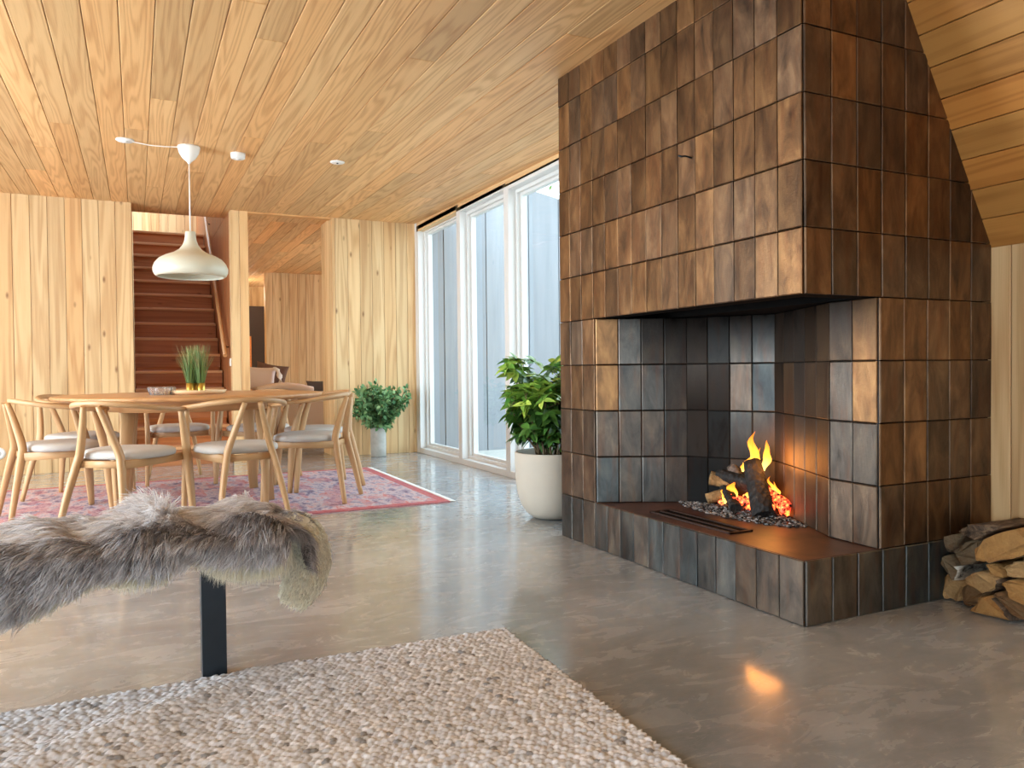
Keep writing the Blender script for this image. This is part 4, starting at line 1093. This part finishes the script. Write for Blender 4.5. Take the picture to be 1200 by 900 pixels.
def pelt(label, xa, xb, seed, count, tuft_x, endlobe=False):
    root = thing('sheepskin', label, 'sheepskin', (0.5 * (xa + xb), 2.55, BZ), 0, 'sheepskins on the bench')
    O = np.array([.5 * (xa + xb), 2.55, BZ]); r = random.Random(seed)
    # hide (thin skin)
    mb = MB(); nx, nw = 40, 36
    xs = [xa + (xb - xa) * i / nx for i in range(nx + 1)]
    idx = {}
    for i, x in enumerate(xs):
        for j in range(nw + 1):
            w = j / nw; xx = x + .03 * math.sin(w * 7 + seed) * (1 if i in (0, nx) else 0)
            p, n, z = pelt_point(x, w); p = p.copy()
            if p[2] > BZ: p[2] = max(p[2] - .004, BZ + .004)
            idx[i, j] = mb.add([tuple(p - O)])
    for i in range(nx):
        for j in range(nw):
            pc = np.array(mb.v[idx[i, j]]) + O
            if in_gap(pc[0], pc[1]) and pc[2] > BZ: continue
            mb.face((idx[i, j], idx[i + 1, j], idx[i + 1, j + 1], idx[i, j + 1]), None, (.5, .5, .5, 1), True)
    hide = mb.build('hide', M['hide'], root)
    sol = hide.modifiers.new('thick', 'SOLIDIFY'); sol.thickness = .003; sol.offset = 1
    F = Fur()
    A = np.array
    for k in range(count):
        x = r.uniform(xa, xb); w = r.uniform(.0, 1)
        if k % 3 == 0: w = r.uniform(.02, .30)
        p, n, zone = pelt_point(x, w)
        if zone == 2 and r.random() < .5: continue
        if in_gap(p[0], p[1]) and zone == 1: continue
        patch = math.sin(x * 17 + seed) * .5 + math.sin(x * 6 + w * 9 + 2 * seed) * .5
        tuft = math.exp(-((x - tuft_x) / .06) ** 2)
        fr = interp(w, [0, .10, .22, .32, .42, 1], [.45, .9, 1, .55, .08, .02])
        dark = cl01(fr + .30 * patch * (1 if w < .4 else .5) + .15 * tuft * (w < .3) - .5 * tuft * (w > .3) + r.gauss(0, .10))
        c0 = (A([.56, .50, .47]) * (1 - dark) + A([.045, .037, .042]) * dark)
        td = cl01(dark * .72 + r.gauss(0, .16))
        c1 = A([1.0, .97, .95]) * (1 - td) + A([.27, .24, .25]) * td
        if r.random() < .28: c1 = A([.90, .90, .94])
        fz = interp(x, [xa, tuft_x - .1, tuft_x, xb], [-.75, -.6, -.05, -.35])
        if zone == 0: d = A([fz, -.32, -.8]); L = r.uniform(.05, .075); lift = .35
        elif zone == 1:
            e = interp(w, [.12, .25, .40, .6, .9], [1.5, 1.0, .45, .05, -.5])
            d = A([fz - .25 + .25 * patch, -e, -.12 - .25 * max(0, e - .4)]) ; L = r.uniform(.055, .095) * (1 + .12 * tuft); lift = .32 + .22 * tuft
            d = d + n * (.45 * tuft * (w > .25) * (0 if endlobe else 1))
        else: d = A([-.2, .3, -.8]); L = .05; lift = .4
        d = d + A([r.gauss(0, .22), r.gauss(0, .16), r.gauss(0, .12)])
        F.lock(p - O, n, d, L, .0080, 11, .0013, c0, c1, r, lift, .22)
    # cream wool of the underside showing below the hair
    for k in range(int(count * .55)):
        x = r.uniform(xa, xb); p, n, zone = pelt_point(x, 0.0)
        cl = interp(x, [-.66, -.3, -.2, -.1, -.02, .06, .1, .14, .2, .30, .40, .47], [.022, .026, .022, .02, .06, .05, .012, .03, .062, .07, .062, .05])
        p = p + A([0, .004 + .016 * r.random(), .010 + .016 * r.random()]); cr = A([.80, .76, .63]) * r.uniform(.85, 1.1)
        F.lock(p - O, A([0, -1., 0]), A([-.1 + r.gauss(0, .15), -.12, -1]), cl * r.uniform(.75, 1.15) + .022, .006, 7, .0011, cr * .82, np.minimum(1, cr * 1.12), r, .22, .8, .1)
    if endlobe:
        # folded leg of the skin hanging over the bench end, cream side showing
        path = smoothpath([(.375, 2.50, BZ - .005), (.435, 2.43, BZ - .02), (.462, 2.385, .36), (.440, 2.355, .300), (.405, 2.345, .240)], 18)
        wid = [.03, .05, .062, .064, .066, .067, .066, .065, .064, .063, .062, .061, .06, .058, .055, .05, .042, .032, .018]
        mb2 = MB(); mb2.sweep([tuple(A(p) - O) for p in path], [(w_, .014) for w_ in wid], 14, (.25, -1, .1)); mb2.build('hanging_flap', plain('cream_wool', srgb(226, 218, 196), .95, spec=.1), root)
        for k in range(1500):
            t = r.random() * 17.99; i = int(t); f_ = t - i
            c = A(path[i]) * (1 - f_) + A(path[i + 1]) * f_; tg_ = A(path[i + 1]) - A(path[i]); tg_ /= np.linalg.norm(tg_)
            a = np.cross(tg_, A([.25, -1, .1])); a /= np.linalg.norm(a); cc_ = np.cross(a, tg_); th = r.uniform(0, 2 * PI); wv = wid[i]
            p = c + a * wv * math.cos(th) + cc_ * .014 * math.sin(th); n = a * math.cos(th) * .4 + cc_ * math.sin(th)
            back = n[1] > .1
            cr = A([.84, .80, .67]) * r.uniform(.85, 1.1)
            if i + r.gauss(0, .5) < 3.5: cr = A([.40, .36, .34]) * r.uniform(.6, 1.3)
            F.lock(p - O, n, n * .3 + tg_ + A([r.gauss(0, .2), r.gauss(0, .2), r.gauss(0, .2)]), r.uniform(.016, .026), .006, 7, .0011, cr * .85, np.minimum(1, cr * 1.12), r, .5, .8)
        # grey hair wrapping the end of the bench
        for k in range(1300):
            y = r.uniform(BY0 + .0, BY1); t = r.random()
            x = xb - .02 + .072 * math.sin(min(1.45, t * 1.8)); z = BZ + .022 - .10 * t * t
            dark = cl01(.45 + .45 * math.sin(y * 19 + 2) + r.gauss(0, .15)); n = A([.25 + t, -.15, 1.0 - t])
            c0 = A([.46, .39, .35]) * (1 - dark) + A([.075, .06, .06]) * dark; c1 = A([.84, .79, .75]) * (1 - .7 * dark) + A([.23, .2, .2]) * .7 * dark
            F.lock(p * 0 + A([x, y, z]) - O, n, A([.45, -.25, -.25 - .6 * t]) + A([r.gauss(0, .2), r.gauss(0, .2), r.gauss(0, .12)]), r.uniform(.045, .07), .009, 12, .0010, c0, c1, r, .5)
    F.build('fur', M['fur'], root)
    return root
pelt('grey brown sheepskin with cream underside covering the right end of the bench', .115, .385, 5, 2000, .33, True)
pelt('longer grey sheepskin with dark flanks draped over the left part of the bench', -.66, .125, 8, 4600, .06)

# ------------------------------------------------------------------ pebble wool rug
def wool_rug():
    x0, x1, y0, y1 = -.75, 1.15, .75, 2.47; st_ = .0042
    nx, ny = int((x1 - x0) / st_), int((y1 - y0) / st_)
    X, Y = np.meshgrid(np.linspace(x0, x1, nx), np.linspace(y0, y1, ny), indexing='ij')
    rs = np.random.RandomState(4)
    cw, ch = .0185, .0155
    U = X / cw; Vv = Y / ch
    NI, NJ = 160, 180
    jx = rs.uniform(-.2, .2, (NI, NJ)); jy = rs.uniform(-.2, .2, (NI, NJ)); sz = rs.uniform(.8, 1.15, (NI, NJ))
    tone = rs.normal(0, 1, (NI, NJ))
    best = np.full(X.shape, -1.0); bi = np.zeros(X.shape, int); bj = np.zeros(X.shape, int)
    J0 = np.floor(Vv).astype(int)
    for dj in (-1, 0, 1):
        J = J0 + dj; sh = (J % 2) * .5
        I0 = np.floor(U - sh).astype(int)
        for di in (-1, 0, 1):
            I = I0 + di; im, jm = I % NI, J % NJ
            dx = (U - (I + .5 + sh + jx[im, jm])) * .98; dy = (Vv - (J + .5 + jy[im, jm])) * .98
            d2 = (dx * dx + dy * dy) / (.62 * sz[im, jm]) ** 2
            hgt = np.sqrt(np.maximum(0, 1 - d2 * .75)) * sz[im, jm]
            m = hgt > best; best = np.where(m, hgt, best); bi = np.where(m, im, bi); bj = np.where(m, jm, bj)
    best = np.maximum(best, 0)
    # soft folds near the bench post
    fold = .026 * np.exp(-(((Y - 2.30) - .55 * (X - .12)) / .07) ** 2) * np.exp(-((X + .05) / .30) ** 2) + .016 * np.exp(-(((Y - 2.02) - .9 * (X + .1)) / .09) ** 2) * np.exp(-((X + .15) / .28) ** 2)
    Z = .006 + .0125 * best + fold
    # rim
    ed = np.minimum.reduce([X - x0, x1 - X, Y - y0, y1 - Y])
    wob = .0
    Z = np.where(ed < .001, .001, Z)
    # slightly irregular outline, and the right hand edge leans inwards towards the viewer
    Xs = X - (2.47 - Y) * .03 * ((X - x0) / (x1 - x0)) + .004 * np.sin(Y * 310) * (ed < .012); Ys = Y + .004 * np.sin(X * 290) * (ed < .012) + .008 * np.sin(X * 3)
    v = np.stack([Xs, Ys, Z], -1).reshape(-1, 3)
    i = np.arange(nx - 1)[:, None] * ny + np.arange(ny - 1)[None, :]
    q = np.stack([i, i + ny, i + ny + 1, i + 1], -1).reshape(-1, 4)
    me = bpy.data.meshes.new('pebble_rug')
    me.vertices.add(len(v)); me.vertices.foreach_set('co', v.astype(np.float32).ravel())
    me.loops.add(q.size); me.loops.foreach_set('vertex_index', q.astype(np.int32).ravel())
    me.polygons.add(len(q)); me.polygons.foreach_set('loop_start', np.arange(0, q.size, 4, dtype=np.int32)); me.polygons.foreach_set('loop_total', np.full(len(q), 4, dtype=np.int32))
    me.polygons.foreach_set('use_smooth', np.ones(len(q), bool))
    me.update(calc_edges=True)
    t = tone[bi, bj]; base = np.array([.64, .65, .675])
    val = np.clip(1 + .14 * t, .45, 1.3); val = np.where(t < -1.75, .45, val)
    c = np.concatenate([base[None, None, :] * val[..., None], np.ones(X.shape + (1,))], -1).reshape(-1, 4)
    ca = me.color_attributes.new('Tint', 'FLOAT_COLOR', 'POINT'); ca.data.foreach_set('color', c.astype(np.float32).ravel())
    me.materials.append(M['pebble'])
    o = bpy.data.objects.new('pebble_rug', me); COL.objects.link(o)
    return tag(o, 'thick grey felted pebble wool rug on the floor in the foreground', 'rug')
wool_rug()

# ------------------------------------------------------------------ sofa corner seen through the passage
def cushion(name, loc, w, h, t, mat, label, rot=(0, 0, 0), grp=None):
    mb = MB(); n = 12
    for s in (-1, 1):
        b = len(mb.v)
        for i in range(n + 1):
            for j in range(n + 1):
                u_, v_ = i / n * 2 - 1, j / n * 2 - 1
                pin = 1 - .08 * (1 - abs(u_)) * abs(v_) ** 3 - 0; e = ((1 - u_ ** 4) * (1 - v_ ** 4)) ** .5
                mb.v.append((u_ * w / 2 * (1 - .10 * (1 - v_ * v_) * abs(u_) ** 3), s * t / 2 * e, v_ * h / 2 * (1 - .10 * (1 - u_ * u_) * abs(v_) ** 3)))
        for i in range(n):
            for j in range(n):
                A = b + i * (n + 1) + j; q = (A, A + n + 1, A + n + 2, A + 1); mb.face(q if s < 0 else q[::-1], None, (.5, .5, .5, 1), True)
    o = mb.build(name, mat); o.location = loc; o.rotation_euler = rot
    return tag(o, label, 'cushion', grp)
sf = thing('sofa', 'rosy beige fabric sofa beyond the opening behind the dining table', 'sofa', (1.75, 10.1, 0))
mb = MB(); mb.box(-.62, .75, -.42, .45, .10, .42); mb.build('seat_base', M['sofa'], sf, .05)
mb = MB(); mb.box(-.62, .75, -.48, -.26, .10, .68); mb.build('backrest', M['sofa'], sf, .06)
mb = MB(); mb.box(.0, .72, -.25, .42, .42, .56); mb.build('seat_cushion', M['sofa'], sf, .05)
mb = MB(); mb.sweep(smoothpath([(-.45, -.36, .70), (-.2, -.36, .745), (.0, -.36, .735), (.2, -.36, .69)], 10), [(.12, .05)] * 11, 12); mb.build('back_bolster', M['cush_pink'], sf)
for x in (-.55, .68):
    for y in (-.42, .38): mb = MB(); mb.sweep([(x, y, .11), (x, y, .004)], (.02, .02), 10); mb.build('leg', M['steel'], sf)
cushion('throw_cushion', (1.33, 9.86, .845), .42, .30, .13, M['cush_pink'], 'pale pink cushion standing on the sofa nearest to the post', (.15, .06, 0))
cushion('throw_cushion', (1.50, 10.00, .86), .40, .34, .12, M['cush_taupe'], 'dark taupe cushion behind the pale pink one on the sofa', (.1, .18, .1))
cushion('throw_cushion', (2.07, 9.90, .73), .32, .16, .12, M['cush_grey'], 'charcoal cushion at the right end of the sofa by the wall corner', (.05, .0, 0))
mb = MB(); p = smoothpath([(0, -.08, -.14), (.0, -.105, .0), (-.02, -.07, .10), (-.05, .0, .15)], 10); mb.sweep(p, [(.035 + .012 * math.sin(i * 1.7), .008) for i in range(11)], 8, (0, 0, 1)); o = mb.build('linen_throw', M['linen']); o.location = (1.575, 9.86, .83)
tag(o, 'crumpled white linen throw draped over the sofa cushions', 'throw')
cb = thing('tall_cabinet', 'dark cabinet with an orange wooden door seen far through the passage', 'cabinet', (1.9, 15.9, 0))
mb = MB(); mb.box(-.75, .75, -.2, .25, 0.003, 2.2); mb.build('body', M['darkcab'], cb)
mb = MB(); mb.box(-.45, .10, -.23, -.203, .1, 1.62); d_ = mb.build('door', M['orange_wood'], cb, .005)
mb = MB(); mb.box(.03, .05, -.26, -.23, 1.2, 1.4); mb.build('handle', M['steel'], d_)

# ------------------------------------------------------------------ outdoors: facade of the next wing, ground, a tree
mb = MB(); r = random.Random(44)
y = 8.70
x = 2.95; cuts = [2.95]
for w in (.36, .55, .585, .43, .5, .56, .52, .55, .5): cuts.append(cuts[-1] + w)
def ztop(x): return 3.195 - (x - 4.34) * .186 if x > 3.9 else 3.277
for a, b_ in zip(cuts[:-1], cuts[1:]):
    t = (r.random(), .5, .5, 1)
    k = mb.add([(a + .006, y, -.1), (b_ - .006, y, -.1), (b_ - .006, y, ztop(b_)), (a + .006, y, ztop(a)), (a + .006, y + .05, -.1), (b_ - .006, y + .05, -.1), (b_ - .006, y + .05, ztop(b_)), (a + .006, y + .05, ztop(a))])
    for q in ((0, 1, 2, 3), (5, 4, 7, 6), (3, 2, 6, 7), (4, 0, 3, 7), (1, 5, 6, 2)): mb.face([k + i for i in q], None, t)
mb.prism([(2.95, -.1), (cuts[-1], -.1), (cuts[-1], ztop(cuts[-1])), (3.9, ztop(3.9)), (2.95, ztop(2.95))], y + .03, y + .2, 'y')
struct('wall_wing_outside', mb, M['facade'])
mb = MB(); mb.box(3.02, 14, -4, 8.72, -.3, -.06); struct('ground', mb, M['gravel'])
tr = thing('garden_tree', 'leafy green tree showing above the grey facade through the window', 'tree', (5.15, 13.0, -.1))
mb = MB(); mb.sweep(smoothpath([(0, 0, 0), (.05, 0, 1.6), (-.05, .1, 3.0), (0, 0, 4.0)], 10), [(.12 - .008 * i, .12 - .008 * i) for i in range(11)], 8); mb.build('trunk', M['stem'], tr)
mb = MB(); r = random.Random(51)
for k in range(1500):
    d = V((r.gauss(0, .65), r.gauss(0, .6), r.gauss(0, .55)))
    p = V((0, 0, 3.75)) + d; mb.leaf(p, V((r.gauss(0, 1), r.gauss(0, 1), r.gauss(0, 1))), V((r.random(), r.random(), 1)), .13, .07, .2, .2, leafcol(r, (.05, .13, .04), (.22, .35, .12)), 2)
mb.build('crown', M['leafe'], tr)

# ------------------------------------------------------------------ camera
cam_d = bpy.data.cameras.new('camera'); cam = bpy.data.objects.new('camera', cam_d); COL.objects.link(cam); scene.camera = cam
Rw = np.array([[.9009, .0170, -.4338], [-.4338, .0124, -.9009], [-.0099, .9998, .0185]])
f_px = 912.0
y_ = np.array([160 - 600, -(438 - 450), -f_px]); y_ /= np.linalg.norm(y_)
x_ = np.array([2510 - 600, -(414 - 450), -f_px]); x_ = x_ - y_ * (x_ @ y_); x_ /= np.linalg.norm(x_)
z_ = np.cross(x_, y_); Rw = np.stack([x_, y_, z_])
mat4 = Matrix([[*Rw[0], 0], [*Rw[1], 0], [*Rw[2], .92], [0, 0, 0, 1]])
cam.matrix_world = mat4
cam_d.sensor_fit = 'HORIZONTAL'; cam_d.sensor_width = 36; cam_d.lens = f_px / 1200 * 36; cam_d.clip_start = .05; cam_d.clip_end = 200

# ------------------------------------------------------------------ light
w = bpy.data.worlds.new('sky'); scene.world = w; w.use_nodes = True; nt = w.node_tree
bg = nt.nodes['Background']
tcn = nt.nodes.new('ShaderNodeTexCoord'); sx = nt.nodes.new('ShaderNodeSeparateXYZ'); nt.links.new(tcn.outputs['Generated'], sx.inputs[0])
nt.links.new(ramp(nt, sx.outputs[2], [(0.0, (.80, .92, 1.0)), (.4, (.72, .88, 1.0)), (1, (.58, .78, 1.0))]), bg.inputs['Color'])
bg.inputs['Strength'].default_value = 6.0
def area(name, loc, rot, sx_, sy_, power, col=(1, 1, 1)):
    l = bpy.data.lights.new(name, 'AREA'); l.shape = 'RECTANGLE'; l.size = sx_; l.size_y = sy_; l.energy = power; l.color = col
    o = bpy.data.objects.new(name, l); COL.objects.link(o); o.location = loc; o.rotation_euler = rot; return o
# daylight in the openings of the unseen left and rear walls, and the glazing on the right
for i, (a, b_) in enumerate(((-.6, 1.4), (3.3, 5.2), (5.6, 8.0))):
    area('daylight_left', (LX - .15, (a + b_) / 2, 1.28), (0, -PI / 2, 0), 2.2, b_ - a, (84, 310, 40)[i], (.72, .87, 1))
area('daylight_rear', (-.3, RY - .15, 1.15), (PI / 2, 0, 0), 2.5, 2.2, 1, (.72, .87, 1))
area('den_fill_light', (5.15, 11.0, 1.4), (0, PI / 2, 0), 2.4, 2.3, 50, (.9, .95, 1))  # added out of view to light the den
area('stair_top_light', (.43, 12.2, 4.5), (0, 0, 0), .8, .8, 4, (1, .95, .9))  # unseen light put above the landing to brighten its wall
def point(name, loc, e, col, rad):
    l = bpy.data.lights.new(name, 'POINT'); l.energy = e; l.color = col; l.shadow_soft_size = rad
    o = bpy.data.objects.new(name, l); COL.objects.link(o); o.location = loc; return o
point('hall_fill_light', (1.6, 15.0, 2.35), 22, (1, .86, .66), .12)  # unseen light added to brighten the hall ceiling and upper wall
point('fire_glow', (2.62, 2.74, .50), 3, (1, .36, .08), .09)
# portals for the sky through the glazing
for (ya, yb) in zip(mull[1:], mull[:-1]):
    o = area('sky_portal', (WX + .2, (ya + yb) / 2, 1.25), (0, PI / 2, 0), 2.45, yb - ya, 0)
    o.data.cycles.is_portal = True

vs_ = scene.view_settings
scene.display_settings.display_device = 'sRGB'
vs_.view_transform = 'Standard'; vs_.look = 'None'; vs_.gamma = 1; vs_.exposure = 0.0; vs_.use_curve_mapping = False
scene.cycles.max_bounces = 10; scene.cycles.diffuse_bounces = 6; scene.cycles.glossy_bounces = 4; scene.cycles.transparent_max_bounces = 16; scene.cycles.transmission_bounces = 8
scene.cycles.caustics_reflective = False; scene.cycles.caustics_refractive = False
scene.cycles.sample_clamp_indirect = 6
